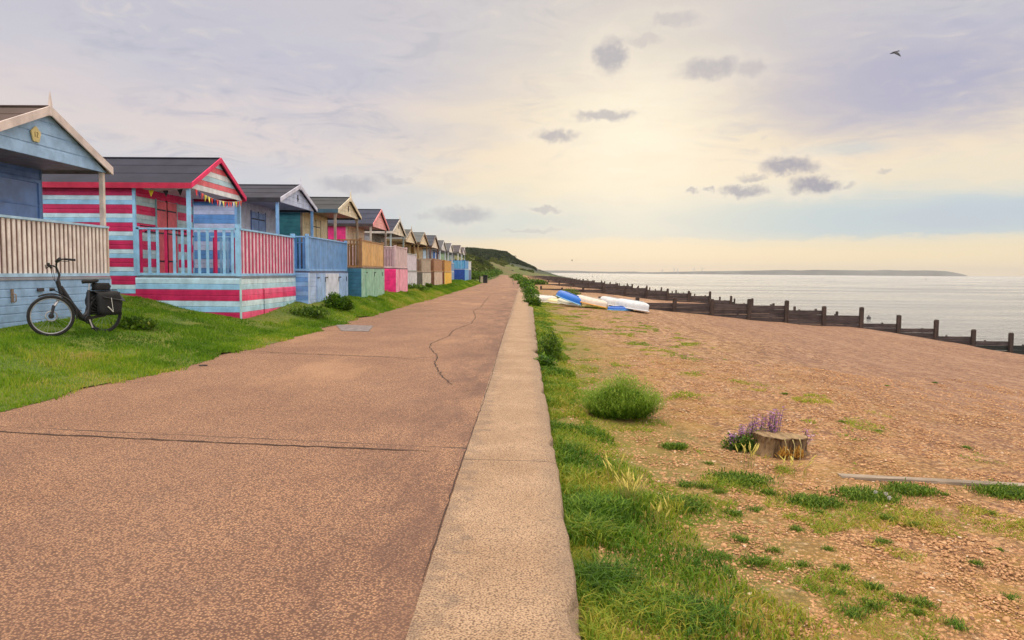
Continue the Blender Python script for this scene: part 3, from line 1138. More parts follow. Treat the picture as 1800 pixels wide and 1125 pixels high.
    # storage doors in the base
    for (a, b, top, ck) in h.get('doors', []):
        mb = MB()
        ya, yb = fy0 + (fy1 - fy0) * a, fy0 + (fy1 - fy0) * b
        zt_ = zd - .052 - top
        mats_ = [paint(c) for c in (ck if isinstance(ck[0], tuple) else [ck])]
        if len(mats_) > 1:
            idx = [i for i in range(len(mats_)) for _ in range(brep)]
            shiplap(mb, (xf + .02, ya), (xf + .02, yb), zt_ - pitch * len(idx) * 2, zt_, pitch, (1, 0), idx, proud=.02)
        else:
            vboards(mb, (xf + .018, ya), (xf + .018, yb), zg - .3, zt_, .12, .006, .02, (1, 0), [0])
        dr = mb.build('storage_door', mats_, root)
        if det >= 2 and h.get('hinges'):
            mh = MB()
            zz = zt_ - .14
            mh.box((xf + .040, ya + .02, zz - .02), (xf + .052, ya + .26, zz + .02))
            mh.build('hinge', IRON, dr)
            mh = MB()
            mh.box((xf + .040, yb - .07, zt_ - .30), (xf + .058, yb - .03, zt_ - .12))
            mh.build('latch', IRON, dr)
    # ---- railing
    rl = h.get('rail', {})
    rw = rl.get('w', .05)
    for yy in (fy0, fy1):
        mb = MB()
        ps = rl.get('post', .045)
        mb.box((xf - .01 - ps * 2, yy - ps if yy == fy1 else yy, zd + .003), (xf - .01, yy + ps * (1 if yy == fy1 else 2), zr + rl.get('over', .06)))
        mb.build('railing_post', M('rpost', 'trim'), root)
    fmats = [paint(c, grime=.35) for c in rl['front']]
    mb = MB()
    tm = len(fmats)
    w, g_ = rl.get('fw', (.09, .03))
    vboards(mb, (xf - .035, fy0 + .10), (xf - .035, fy1 - .05), zd + .06, zr - .05, w, g_, .018, (1, 0), list(range(len(fmats))))
    if rl.get('double'):
        vboards(mb, (xf - .075, fy0 + .10 + .06), (xf - .075, fy1 - .05), zd + .06, zr - .05, w, g_, .018, (1, 0), [0])
    mb.box((xf - .07, fy0 + .05, zr - .045), (xf + .02, fy1 - .0, zr), tm)
    mb.box((xf - .06, fy0 + .05, zd + .012), (xf + .0, fy1 - .0, zd + .075), tm)
    if rl.get('rear'):
        mb.add([(xf - .10, fy0 + .1, zd + .05), (xf - .10, fy1 - .06, zd + .05), (xf - .10, fy1 - .06, zr - .05), (xf - .10, fy0 + .1, zr - .05)], [(0, 1, 2, 3)], tm + 1)
    mb.build('front_railing', fmats + [M('rtop', 'trim')] + ([paint(rl['rear'])] if rl.get('rear') else []), root)
    mb = MB()
    smats = [paint(c, grime=.35) for c in rl['sidec']]
    w, g_ = rl.get('sw', (.06, .10))
    n_ = len(smats)
    xs0 = xw + .04
    vboards(mb, (xs0, fy0 + .02), (xf - .10, fy0 + .02), zd + .06, zr - .05, w, g_, .02, (0, 1), list(range(n_)))
    mb.box((xs0, fy0 + .0, zr - .045), (xf - .10, fy0 + .075, zr), n_)
    mb.box((xs0, fy0 + .005, zd + .012), (xf - .10, fy0 + .065, zd + .075), n_)
    mb.box((xs0 - .0, fy0, zd), (xs0 + .07, fy0 + .07, zr + .03), n_)
    mb.build('side_railing', smats + [M('rtop', 'trim')], root)
    mb = MB()
    vboards(mb, (xs0, fy1 - .04), (xf - .10, fy1 - .04), zd + .06, zr - .05, w, g_, .02, (0, 1), list(range(n_)))
    mb.box((xs0, fy1 - .06, zr - .045), (xf - .10, fy1 + .005, zr), n_)
    mb.build('side_railing', smats + [M('rtop', 'trim')], root)
    # ---- cabin doors / windows in the front wall
    dc = C.get('door')
    if dc:
        for k, (a, b) in enumerate(h.get('cdoors', [(.32, .5), (.5, .68)])):
            mb = MB()
            ya, yb = wy0 + (wy1 - wy0) * a, wy0 + (wy1 - wy0) * b
            vboards(mb, (xw + .02, ya + .01), (xw + .02, yb - .01), zd + .03, ze - .30, .10, .006, .02, (1, 0), [0])
            d_ = mb.build('cabin_door', paint(dc, grime=.2), root)
            if det >= 2:
                for zz in (zd + .4, ze - .55):
                    mb = MB()
                    mb.box((xw + .041, ya + .03, zz - .02), (xw + .052, yb - .10, zz + .02))
                    mb.build('hinge', IRON, d_)
                for yy in (ya - .0, yb):
                    mb = MB()
                    mb.box((xw + .016, yy - .03, zd + .02), (xw + .035 + .012, yy + .008, ze - .26))
                    mb.build('frame', M('dframe', 'trim'), d_)
    for (a, b, z_0, z_1, rows) in h.get('windows', []):
        ya, yb = wy0 + (wy1 - wy0) * a, wy0 + (wy1 - wy0) * b
        mb = MB()
        xx = xw + .018
        fr = .08
        mb.box((xx, ya, z_0), (xx + .04, ya + fr, z_1))
        mb.box((xx, yb - fr, z_0), (xx + .04, yb, z_1))
        mb.box((xx, ya + fr, z_0), (xx + .04, yb - fr, z_0 + fr))
        mb.box((xx, ya + fr, z_1 - fr), (xx + .04, yb - fr, z_1))
        for k in range(1, rows):
            zz = z_0 + (z_1 - z_0) * k / rows
            mb.box((xx + .004, ya + fr, zz - .02), (xx + .034, yb - fr, zz + .02))
        wd = mb.build('window', M('wframe', 'trim', grime=.3), root)
        mb = MB()
        mb.box((xx + .008, ya + fr, z_0 + fr), (xx + .016, yb - fr, z_1 - fr))
        mb.build('pane', h.get('panemat', GLASS), wd)
    return root


DK = (50, 51, 66)
LB = (156, 200, 234)
CR_ = (184, 22, 94)
huts = [
    dict(gy=(12.55, 16.85), xg=-9.5, xf=-9.3, fy=(12.3, 16.5), xw=-10.95, ze=2.25, za=3.13, zd=-.17, zr=.95, zg=.5, det=2, bw=.17, finial=1, gpitch=.24, rep=1,
         label='light blue beach hut with beige slatted fence and wavy plaque, behind the bicycle',
         col=dict(side=[(120, 150, 190)], front=[(112, 144, 200)], roof=(84, 68, 62), trim=(96, 122, 164), fascia=(150, 140, 134), barge=(218, 204, 198),
                  gable=[(162, 192, 224)], post=(218, 206, 198), deck=(150, 150, 160), bside=[(160, 184, 212)], bfront=[(150, 178, 210)], bcorner=(170, 194, 218),
                  rpost=(214, 196, 182), rtop=(176, 204, 226), wframe=(110, 142, 196), ceil=(120, 112, 112)),
         rail=dict(front=[(246, 232, 226)], fw=(.07, .07), rear=(160, 132, 122), sidec=[(222, 198, 180)], sw=(.06, .06), post=.02, over=.0),
         windows=[(.30, .985, .25 + EYE, 1.98 + EYE, 3)]),
    dict(gy=(19.4, 23.1), xg=-8.8, xf=-7.5, fy=(19.5, 24.2), xw=-10.3, ze=2.22, za=3.12, zd=-.17, zr=1.10, zg=.28, det=2, rep=1, spitch=.1175, brep=1, gpitch=.15,
         label='beach hut striped in crimson and pale blue with colourful bunting under its gable',
         col=dict(side=[CR_, CR_, LB, (198, 224, 240)], front=[(224, 66, 110), (224, 66, 110), (188, 216, 222), (206, 226, 230)], roof=DK, trim=LB, fascia=(176, 30, 74), barge=(220, 60, 104), gable=[(232, 236, 238), (226, 112, 122), (186, 216, 226)],
                  deck=(120, 130, 140), bside=[CR_, CR_, LB, (190, 220, 238)], bfront=[(232, 84, 122), (240, 104, 140), (186, 218, 232), (214, 234, 242)], bcorner=(186, 214, 222), door=(232, 116, 124), dframe=(150, 200, 210), ceil=(196, 186, 180)),
         rail=dict(front=[CR_, (226, 200, 212)], fw=(.10, .035), rear=None, sidec=[CR_, LB, LB], sw=(.075, .15), post=.06, over=.1),
         doors=[(.36, .72, .30, [(186, 218, 232), (214, 234, 242), (232, 84, 122), (240, 104, 140)]), (.73, .985, .30, [(186, 218, 232), (214, 234, 242), (232, 84, 122), (240, 104, 140)])]),
    dict(gy=(24.8, 29.1), xg=-8.25, xf=-7.05, fy=(24.2, 29.5), xw=-9.7, ze=2.38, za=3.03, zd=-.02, zr=1.13, zg=.66, det=2, finial=1, rep=2,
         label='blue beach hut with lilac gable and solid blue deck fence beside the crimson striped hut',
         col=dict(side=[(104, 150, 208), (186, 200, 230)], front=[(206, 206, 216)], roof=(56, 57, 68), trim=(136, 178, 222), fascia=(34, 34, 44), barge=(208, 210, 224),
                  gable=[(190, 202, 226)], deck=(90, 100, 130), bside=[(112, 152, 206), (140, 176, 220)], bfront=[(176, 196, 228)], bcorner=(190, 212, 238), door=(146, 170, 210), dframe=(72, 96, 150), ceil=(168, 162, 168)),
         rail=dict(front=[(104, 148, 200), (112, 156, 208)], fw=(.11, .012), sidec=[(86, 128, 184)], sw=(.07, .06), post=.05, over=.07),
         doors=[(.16, .36, .03, (160, 188, 226)), (.37, .72, .03, (214, 220, 234)), (.73, .95, .03, (160, 188, 226))], hinges=1),
    dict(gy=(29.5, 33.6), xg=-7.5, xf=-6.55, fy=(29.9, 34.6), xw=-8.9, ze=2.40, za=3.05, zd=.15, zr=1.27, zg=.56, det=2, finial=1, braces=1,
         label='teal sided beach hut with cream gable, tan fence panels and mint green storage doors',
         col=dict(side=[(74, 138, 150)], front=[(222, 210, 176)], roof=(66, 68, 70), trim=(150, 136, 122), fascia=(62, 90, 106), barge=(216, 206, 184), gable=[(220, 210, 184)],
                  post=(150, 136, 122), deck=(94, 84, 74), bside=[(58, 108, 134)], bfront=[(144, 184, 164)], bcorner=(160, 196, 176), door=(228, 216, 180), dframe=(96, 78, 62), ceil=(140, 130, 118), rpost=(132, 98, 66), rtop=(152, 112, 70)),
         rail=dict(front=[(206, 164, 104), (196, 152, 94)], fw=(.95, .02), sidec=[(124, 92, 62)], sw=(.05, .10), post=.06, over=.07),
         doors=[(.14, .50, .02, (144, 186, 164)), (.51, .88, .02, (144, 186, 164))], hinges=1),
    dict(gy=(38.3, 42.7), xg=-7.9, xf=-6.65, fy=(38.6, 42.2), xw=-9.2, ze=2.40, za=3.30, zd=.17, zr=1.30, zg=.42, det=1,
         label='bright pink beach hut with pink gable, mauve deck fence and navy roof',
         col=dict(side=[(216, 70, 132)], front=[(226, 206, 182)], roof=(58, 62, 80), trim=(180, 160, 150), fascia=(56, 44, 46), barge=(226, 150, 152), gable=[(234, 170, 166)],
                  post=(178, 168, 160), deck=(120, 90, 100), bside=[(228, 74, 132)], bfront=[(238, 158, 182)], bcorner=(240, 180, 196), door=(232, 214, 180), ceil=(150, 110, 100), rpost=(206, 180, 184), rtop=(214, 190, 192)),
         rail=dict(front=[(204, 178, 180), (196, 170, 172)], fw=(.36, .012), sidec=[(186, 158, 166)], sw=(.07, .07), post=.05, over=.06),
         doors=[(.22, .5, .02, (242, 168, 186)), (.51, .8, .02, (242, 168, 186))], hinges=1),
    dict(gy=(45.2, 50.2), xg=-8.1, xf=-7.2, fy=(45.0, 49.7), xw=-9.4, ze=2.40, za=3.26, zd=.0, zr=1.12, zg=.5, det=1, finial=1,
         label='cream gabled beach hut with navy roof and pale lilac fence beside the pink hut',
         col=dict(side=[(150, 156, 160)], front=[(120, 110, 100)], roof=(54, 56, 72), trim=(170, 178, 176), fascia=(196, 194, 186), barge=(206, 200, 190), gable=[(224, 214, 194)],
                  post=(156, 170, 170), deck=(140, 140, 140), bside=[(170, 170, 176)], bfront=[(216, 214, 220)], bcorner=(222, 220, 224), door=(70, 56, 48), ceil=(110, 120, 116), rpost=(212, 204, 214)),
         rail=dict(front=[(216, 206, 218), (208, 198, 212)], fw=(.3, .012), sidec=[(206, 198, 210)], sw=(.08, .05), post=.05, over=.05),
         doors=[(.3, .6, .02, (214, 212, 220))]),
    dict(gy=(52, 57.2), xg=-8.4, xf=-7.05, fy=(51.6, 56.1), xw=-9.8, ze=2.2, za=3.0, zd=-.05, zr=.89, zg=.5, det=1, finial=1,
         label='beach hut with taupe fence, cream gable and grey cream storage doors',
         col=dict(side=[(176, 156, 120)], front=[(200, 186, 156)], roof=(92, 92, 88), trim=(150, 128, 100), fascia=(110, 92, 60), barge=(176, 160, 140), gable=[(230, 214, 182)],
                  post=(158, 134, 98), deck=(120, 110, 100), bside=[(104, 98, 92)], bfront=[(206, 198, 184)], bcorner=(214, 206, 194), door=(120, 96, 66), rpost=(170, 154, 138), rtop=(178, 160, 144)),
         rail=dict(front=[(176, 158, 140), (160, 142, 124)], fw=(.34, .03), sidec=[(138, 118, 104)], sw=(.08, .08), post=.05, over=.04),
         doors=[(.2, .5, .02, (206, 198, 186)), (.52, .85, .02, (206, 198, 186))], hinges=0),
    dict(gy=(58.4, 63.8), xg=-8.3, xf=-6.95, fy=(57.6, 63), xw=-9.7, ze=2.28, za=3.14, zd=0, zr=1.0, zg=.55, det=1,
         label='beach hut with brown panel fence over beige pink storage doors, grey green roof',
         col=dict(side=[(150, 120, 80)], front=[(206, 190, 150)], roof=(100, 104, 102), trim=(140, 112, 80), fascia=(96, 76, 56), barge=(160, 140, 120), gable=[(232, 216, 184)],
                  post=(146, 122, 86), deck=(120, 100, 90), bside=[(120, 84, 66)], bfront=[(206, 182, 164)], bcorner=(214, 192, 176), door=(90, 74, 56), rpost=(146, 110, 84), rtop=(170, 134, 100)),
         rail=dict(front=[(172, 124, 88), (150, 104, 72)], fw=(.34, .06), sidec=[(126, 88, 66)], sw=(.1, .05), post=.05, over=.03),
         doors=[(.2, .5, .02, (210, 186, 168)), (.52, .82, .02, (204, 178, 160))]),
    dict(gy=(63.9, 69.6), xg=-8.05, xf=-6.9, fy=(64.5, 70.6), xw=-9.5, ze=2.2, za=3.18, zd=-.02, zr=1.0, zg=.45, det=1,
         label='beach hut with ochre fence and bright yellow storage cupboard under its deck',
         col=dict(side=[(190, 150, 96)], front=[(214, 196, 160)], roof=(74, 76, 84), trim=(120, 84, 66), fascia=(74, 54, 50), barge=(110, 96, 90), gable=[(228, 214, 196)],
                  post=(110, 76, 62), deck=(120, 90, 60), bside=[(124, 72, 54)], bfront=[(240, 190, 80)], bcorner=(240, 216, 150), door=(226, 206, 160), rpost=(150, 104, 66), rtop=(206, 164, 90)),
         rail=dict(front=[(212, 160, 66), (190, 138, 54)], fw=(.4, .06), sidec=[(150, 104, 66)], sw=(.1, .04), post=.05, over=.03),
         doors=[(.2, .9, .02, (244, 190, 70))]),
    dict(gy=(75.5, 80.5), xg=-8.5, xf=-8.35, fy=(75.5, 80.3), xw=-9.9, ze=2.3, za=3.2, zd=0, zr=1.0, zg=.55, det=0,
         label='pale blue far beach hut next beyond the yellow cupboard hut',
         col=dict(side=[(170, 186, 206)], front=[(190, 200, 212)], roof=(88, 88, 92), trim=(214, 216, 220), fascia=(90, 84, 84), barge=(200, 198, 196), gable=[(216, 214, 214)],
                  post=(206, 212, 220), bside=[(150, 160, 180)], bfront=[(190, 196, 206)], door=(96, 120, 170), rpost=(200, 206, 214)),
         rail=dict(front=[(190, 196, 206)], fw=(.3, .03), sidec=[(180, 190, 200)], sw=(.1, .04))),
    dict(gy=(83.0, 88.0), xg=-8.45, xf=-8.3, fy=(83.0, 88), xw=-9.9, ze=2.3, za=3.2, zd=0, zr=1.0, zg=.55, det=0,
         label='far beach hut with white gable and deep blue wall, third from far end',
         col=dict(side=[(78, 110, 170)], front=[(92, 122, 184)], roof=(92, 92, 96), trim=(222, 222, 224), fascia=(98, 90, 88), barge=(222, 220, 218), gable=[(236, 232, 228)],
                  post=(216, 220, 226), bside=[(70, 100, 160)], bfront=[(130, 156, 200)], door=(214, 218, 226), rpost=(200, 206, 214)),
         rail=dict(front=[(120, 150, 190)], fw=(.3, .03), sidec=[(110, 140, 190)], sw=(.1, .04))),
    dict(gy=(91.6, 96.4), xg=-8.1, xf=-7.25, fy=(91.2, 97), xw=-9.7, ze=2.4, za=3.28, zd=.35, zr=1.4, zg=.58, det=0,
         label='far beach hut with royal blue base and mid blue deck fence',
         col=dict(side=[(150, 170, 140)], front=[(132, 152, 116)], roof=(86, 80, 82), trim=(226, 226, 222), fascia=(90, 84, 80), barge=(214, 208, 204), gable=[(210, 202, 194)],
                  post=(230, 230, 226), bside=[(30, 72, 152)], bfront=[(96, 160, 212)], bcorner=(104, 166, 214), door=(110, 134, 96), rpost=(70, 130, 190), rtop=(70, 124, 180)),
         rail=dict(front=[(74, 146, 206)], fw=(.5, .03), sidec=[(110, 166, 206)], sw=(.16, .02))),
    dict(gy=(97.6, 102.2), xg=-8.1, xf=-7.3, fy=(98, 102.6), xw=-9.6, ze=2.35, za=3.2, zd=.3, zr=1.4, zg=.6, det=0,
         label='last beach hut at the far end of the row, white fence over a navy base',
         col=dict(side=[(176, 190, 186)], front=[(150, 170, 170)], roof=(84, 78, 82), trim=(216, 220, 220), fascia=(90, 84, 80), barge=(200, 196, 196), gable=[(200, 196, 192)],
                  post=(190, 204, 206), bside=[(40, 62, 120)], bfront=[(60, 80, 140)], bcorner=(226, 226, 226), door=(120, 150, 150), rpost=(224, 226, 228)),
         rail=dict(front=[(216, 222, 228)], fw=(.5, .03), sidec=[(150, 180, 200)], sw=(.16, .02))),
]
roots = [hut(h) for h in huts]


# plaque on the nearest gable, hung ornaments, latches
def hut_extras():
    r1 = roots[0]
    mb = MB()
    c = Vector((-9.465, 14.35, 2.58 + EYE))
    pts = []
    for k in range(22):
        a = 2 * math.pi * k / 22
        rr = .135 * (1 + .10 * math.sin(5 * a))
        pts.append((c.x, c.y + rr * math.cos(a), c.z + rr * 1.08 * math.sin(a)))
    pts2 = [(p[0] + .02, p[1], p[2]) for p in pts]
    n = 22
    mb.add(pts + pts2, [tuple(range(n, 2 * n))] + [(k, (k + 1) % n, n + (k + 1) % n, n + k) for k in range(n)])
    pl = mb.build('name_plaque', plain((214, 196, 136), .6, 0, .1, 10, .2), r1)
    mb = MB()
    for dy, kind in ((.045, 1), (-.025, 2)):
        y = c.y - dy
        X = c.x + .026
        if kind == 1:
            mb.bar((X, y, c.z - .05), (X, y, c.z + .05), .012, .006, up=(1, 0, 0))
        else:
            q = [(-.02, .035), (0, .05), (.02, .035), (.015, .01), (-.02, -.045), (.025, -.045)]
            for (a, b), (e, f) in zip(q[:-1], q[1:]):
                mb.bar((X, y + a, c.z + b), (X, y + e, c.z + f), .010, .006, up=(1, 0, 0))
    mb.build('lettering', plain((120, 100, 56), .7), pl)
    # locker door outline, handle and hinges on its base
    zt = -.17 + EYE - .2
    mb = MB()
    mb.bar((-9.265, 13.26, .98), (-9.265, 13.26, 1.22), .045, .03, up=(1, 0, 0))
    mb.tube([(-9.245, 13.26, .98), (-9.205, 13.27, 1.0), (-9.205, 13.27, 1.12), (-9.245, 13.26, 1.14)], .012, 6)
    mb.build('door_handle', plain((150, 128, 110), .5, .3), r1)
    for yy in (14.05,):
        mb = MB()
        mb.box((-9.275, yy - .09, 1.16), (-9.25, yy + .09, 1.22))
        mb.build('hinge', plain((70, 62, 66), .5, .3), r1)
    # bar across the porch of the striped hut and ornament on others
    r2 = roots[1]
    mb = MB()
    mb.bar((-10.2, 19.62, 1.78 + EYE - .62), (-8.86, 19.62, 1.60 + EYE - .62), .05, .03)
    mb.bar((-10.26, 20.0, 1.62 + EYE - .6), (-10.26, 22.9, 1.62 + EYE - .6), .03, .04)
    mb.build('locking_bar', IRON, r2)
    r3 = roots[2]
    mb = MB()
    mb.bar((-9.64, 25.1, 1.35 + EYE - .55), (-9.64, 28.8, 1.35 + EYE - .55), .03, .05)
    mb.build('locking_bar', paint((58, 82, 140)), r3)
    for k, yy in ((2, 26.95), (3, 31.55), (5, 47.7)):
        h = huts[k]
        X = h['xg'] + .03
        mb = MB()
        zc = h['za'] + EYE - .42
        mb.bar((X, yy, zc - .12), (X, yy, zc + .12), .05, .02, up=(1, 0, 0))
        mb.bar((X + .003, yy - .05, zc + .02), (X + .003, yy + .06, zc - .03), .04, .02, up=(1, 0, 0))
        mb.build('gable_ornament', plain((70, 64, 66), .6), roots[k])


hut_extras()


def bunting(a, b, sag, n, name, label, dbl=0):
    a, b = Vector(a), Vector(b)
    root = empty(name, a, label, 'bunting')
    pts = []
    for i in range(25):
        t = i / 24
        q = a.lerp(b, t)
        q.z -= sag * 4 * t * (1 - t)
        pts.append(q)
    mb = MB()
    mb.tube(pts, .005, 4)
    mb.build('cord', plain((210, 204, 196), .8), root)
    cols = [(232, 60, 70), (236, 84, 88), (240, 220, 60), (248, 236, 120), (232, 90, 60), (60, 60, 130), (240, 232, 225), (232, 214, 90), (220, 70, 60)]
    for i in range(n):
        t = (i + .5) / n
        q = a.lerp(b, t)
        q.z -= sag * 4 * t * (1 - t)
        d = (b - a).normalized()
        w = .075
        sw = Vector((random.uniform(-.03, .03), random.uniform(-.02, .02), 0))
        tip = q + Vector((0, 0, -.18)) + sw
        n_ = Vector((-d.y, d.x, 0)) * .003
        mb = MB()
        A, B = q - d * w, q + d * w
        mid = (A + B) / 2 + Vector((0, 0, -.08)) + n_ * 6 * random.uniform(-1, 1)
        vs = [A - n_, mid - n_, B - n_, tip - n_, A + n_, mid + n_, B + n_, tip + n_]
        mb.add(vs, [(0, 1, 3), (1, 2, 3), (0, 2, 1), (4, 7, 5), (5, 7, 6), (4, 5, 6), (0, 3, 7, 4), (3, 2, 6, 7)])
        c = cols[(i * 5 + (i // 3)) % len(cols)] if not dbl else [(240, 220, 60), (40, 40, 46), (44, 42, 50)][i % 3]
        mb.build('flag', plain(c, .8, 0, .05), root)


bunting((-8.72, 19.60, 2.14 + EYE), (-8.72, 22.9, 2.14 + EYE), .16, 17, 'bunting', 'string of red, yellow, white and navy pennants under the striped gable')
bunting((-10.1, 19.66, 2.12 + EYE), (-8.95, 19.66, 2.16 + EYE), .05, 3, 'bunting', 'short string of one yellow and two black pennants on the striped porch side', 1)


# ------------------------------------------------------------------ bicycle
def bicycle():
    A = Vector((-8.14, 12.62, 0))        # front axle in plan
    B = Vector((-7.76, 13.58, 0))        # rear axle in plan
    zgF = float(z_left(np.array([A.x]), np.array([A.y]))[0])
    zgR = float(z_left(np.array([B.x]), np.array([B.y]))[0])
    RW = .36
    A.z = zgF + RW - .01
    B.z = zgR + RW - .01
    root = empty('bicycle', (A.x, A.y, zgF), 'black step-through bicycle with black panniers parked on the grass by the light blue hut', 'bicycle')
    d = (B - A).normalized()
    side = Vector((d.y, -d.x, 0)).normalized()          # towards the promenade
    lean = -side * .05
    WB = (B - A).length

    def L(u, v, s=0.0):
        """u along the bike from the front axle, v above ground, s sideways"""
        q = A + d * u
        zg_ = zgF + (zgR - zgF) * u / WB
        q = Vector((q.x, q.y, zg_ + v)) + side * s + lean * v
        return q
    blk = plain((30, 30, 34), .35, .2, .1, 10, 0)
    rub = plain((34, 33, 34), .85, 0, .15, 30, .2)
    alu = plain((176, 176, 180), .3, .8, .1, 10, 0)
    bag = plain((22, 22, 25), .75, 0, .2, 14, .5)
    matte = plain((46, 46, 52), .4, .3, .1, 10, 0)
    st = Vector((.80, .60, 0)).normalized()              # plane of the turned front wheel (pointing back)
    sax = Vector((st.y, -st.x, 0))

    def wheel(c, pd, ax, disc):
        w = MB()
        w.torus(c, ax, RW - .027, .027, 44, 8)
        wh = w.build('wheel', rub, root)
        w = MB()
        w.torus(c, ax, RW - .055, .011, 40, 6)
        w.build('rim', alu if disc else matte, wh)
        w = MB()
        for k in range(28):
            a = 2 * math.pi * k / 28
            e = c + (pd * math.cos(a) + Vector((0, 0, 1)) * math.sin(a)) * (RW - .06)
            a2 = a + (.35 if k % 2 else -.35)
            b0 = c + (pd * math.cos(a2) + Vector((0, 0, 1)) * math.sin(a2)) * .03 + ax * (.03 if k % 2 else -.03)
            w.tube([b0, e], .0016, 3, cap=False)
        w.build('spokes', alu, wh)
        w = MB()
        w.tube([c - ax * .055, c + ax * .055], .026, 10)
        if disc:
            w.torus(c + ax * .03, ax, .085, .012, 28, 5, 1)
            w.tube([c + ax * .026, c + ax * .034], .045, 12, 0)
        w.build('hub', [blk, alu], wh)
    wheel(L(0, RW), st, sax, True)
    wheel(L(WB, RW), d, side, False)
    # frame
    f = MB()
    bb = L(.66, .27)
    ht0, ht1 = L(.21, .74), L(.165, .97)
    f.tube([ht0, ht1], .034, 10)
    f.tube([L(.20, .86), L(.38, .56), L(.56, .31), bb], [.044, .050, .052, .052], 10)
    f.tube([L(.215, .74), L(.42, .42), L(.60, .27)], [.022, .026, .03], 8)
    f.tube([bb, L(.72, .50), L(.745, .80)], [.042, .034, .026], 10)
    f.tube([L(.56, .31), L(.66, .36), L(.715, .48)], [.03, .04, .02], 8)
    for s in (-.055, .055):
        f.tube([bb + side * s * .6, L(WB, RW, s)], .011, 6)
        f.tube([L(.735, .66, s * .5), L(WB, RW, s)], .009, 6)
    f.tube([bb - side * .05, bb + side * .05], .032, 10)
    f.build('frame', matte, root)
    # fork
    f = MB()
    cr = L(.205, .70)
    for s in (-.055, .055):
        f.tube([cr + sax * s, L(.06, .52) + sax * s], .017, 8, 1)
        f.tube([L(.06, .54) + sax * s, L(0, RW) + sax * s], .022, 8, 0)
    f.tube([cr - sax * .075, cr + sax * .075], .022, 8, 0)
    f.build('fork', [blk, alu], root)
    # handlebar
    top = L(.15, 1.20)
    f = MB()
    f.tube([ht1, L(.20, 1.07), top], [.022, .02, .018], 8)
    C0 = top
    near = [C0, C0 + Vector((.07, -.10, .05)), C0 + Vector((.12, -.16, .125)), C0 + Vector((.22, -.13, .145)), C0 + Vector((.38, -.06, .13))]
    farr = [C0, C0 + Vector((-.10, .06, .03)), C0 + Vector((-.20, .14, .03)), C0 + Vector((-.25, .24, -.0))]
    f.tube(near, .013, 8)
    f.tube(farr, .013, 8)
    hb = f.build('handlebar', blk, root)
    f = MB()
    f.tube(near[3:], .019, 8)
    f.build('grip', rub, hb)
    f = MB()
    f.tube(farr[2:], .022, 8)
    f.build('grip', rub, hb)
    f = MB()
    f.tube([near[2] + Vector((0, 0, -.01)), near[3] + Vector((0, -.03, -.035)), near[3] + Vector((.1, -.01, -.045))], .006, 5)
    f.build('brake_lever', blk, hb)
    f = MB()
    f.tube([farr[2], farr[2] + Vector((-.07, 0, -.05)), farr[2] + Vector((-.10, .03, .01))], .010, 5)
    f.tube([farr[2] + Vector((-.02, -.01, .05)), farr[2] + Vector((-.02, -.01, -.01))], .024, 8)
    f.build('brake_lever', blk, hb)
    f = MB()
    f.tube([C0 + Vector((.05, -.07, .10)), C0 + Vector((.14, -.10, .15))], .03, 6)
    f.build('display', blk, hb)
    f = MB()
    f.tube([farr[1], C0 + Vector((.0, -.05, -.22)), L(.19, .70), L(.1, .6)], .004, 4)
    f.tube([near[1], C0 + Vector((-.06, -.08, .02)), C0 + Vector((-.02, -.06, -.2)), L(.22, .80)], .004, 4)
    f.build('cable', blk, root)
    # saddle
    f = MB()
    P = [(-.15, .022, .0), (-.08, .03, .008), (0, .055, .006), (.07, .085, .012), (.12, .088, .022), (.135, .05, .02)]
    vs = []
    for (u, w, z) in P:
        for k in range(8):
            a = 2 * math.pi * k / 8
            vs.append(L(.775 + u, .955 + z + .028 * math.sin(a) * (1.5 if math.sin(a) < 0 else 1), w * math.cos(a)))
    fs = [(i * 8 + k, i * 8 + (k + 1) % 8, (i + 1) * 8 + (k + 1) % 8, (i + 1) * 8 + k) for i in range(5) for k in range(8)]
    f.add(vs, fs + [tuple(range(7, -1, -1)), tuple(range(40, 48))], 0, True)
    f.build('saddle', rub, root)
    f = MB()
    f.tube([L(.745, .79), L(.765, .94)], .014, 8)
    f.build('seat_post', alu, root)
    # mudguards
    f = MB()
    f.torus(L(0, RW), sax, RW + .022, .014, 22, 6, arc=(R(-10), R(118)), ref=st)
    f.build('mudguard', blk, root)
    f = MB()
    f.torus(L(WB, RW), side, RW + .022, .014, 22, 6, arc=(R(20), R(200)), ref=d)
    f.build('mudguard', blk, root)
    # chain case, crank, pedals
    f = MB()
    f.bar(L(.62, .285, .055), L(WB - .02, RW - .02, .055), .02, .05)
    f.torus(bb + side * .055, side, .065, .014, 20, 6)
    f.build('chain_guard', blk, root)
    f = MB()
    f.bar(bb + side * .08, bb + side * .085 + Vector((.03, .04, -.16)), .012, .022, 0)
    f.bar(bb - side * .08, bb - side * .085 + Vector((-.03, -.04, .16)), .012, .022, 0)
    f.build('crank', alu, root)
    for s, dz in ((1, -.16), (-1, .16)):
        f = MB()
        c = bb + side * s * .14 + Vector((s * .03, s * .04, dz))
        f.bar(c - d * .045, c + d * .045, .08, .022)
        f.build('pedal', rub, root)
    f = MB()
    f.tube([bb + d * .05, bb + d * .12 + side * .13 + Vector((0, 0, -.27))], .010, 6)
    f.build('kickstand', blk, root)
    # rack, lamp
    f = MB()
    for s in (-.05, .05):
        f.tube([L(.82, .80, s), L(WB + .25, .80, s)], .007, 6)
        f.tube([L(WB + .02, .80, s), L(WB, RW, s)], .006, 6)
    f.build('rack', blk, root)
    f = MB()
    c = L(.02, .80) + Vector((.04, 0, .02))
    f.tube([L(.17, .76), c], .008, 6, 0)
    f.tube([c - st * .05, c - st * .02, c + st * .03], [.034, .032, .018], 10, 0)
    f.build('headlight', [blk], root)
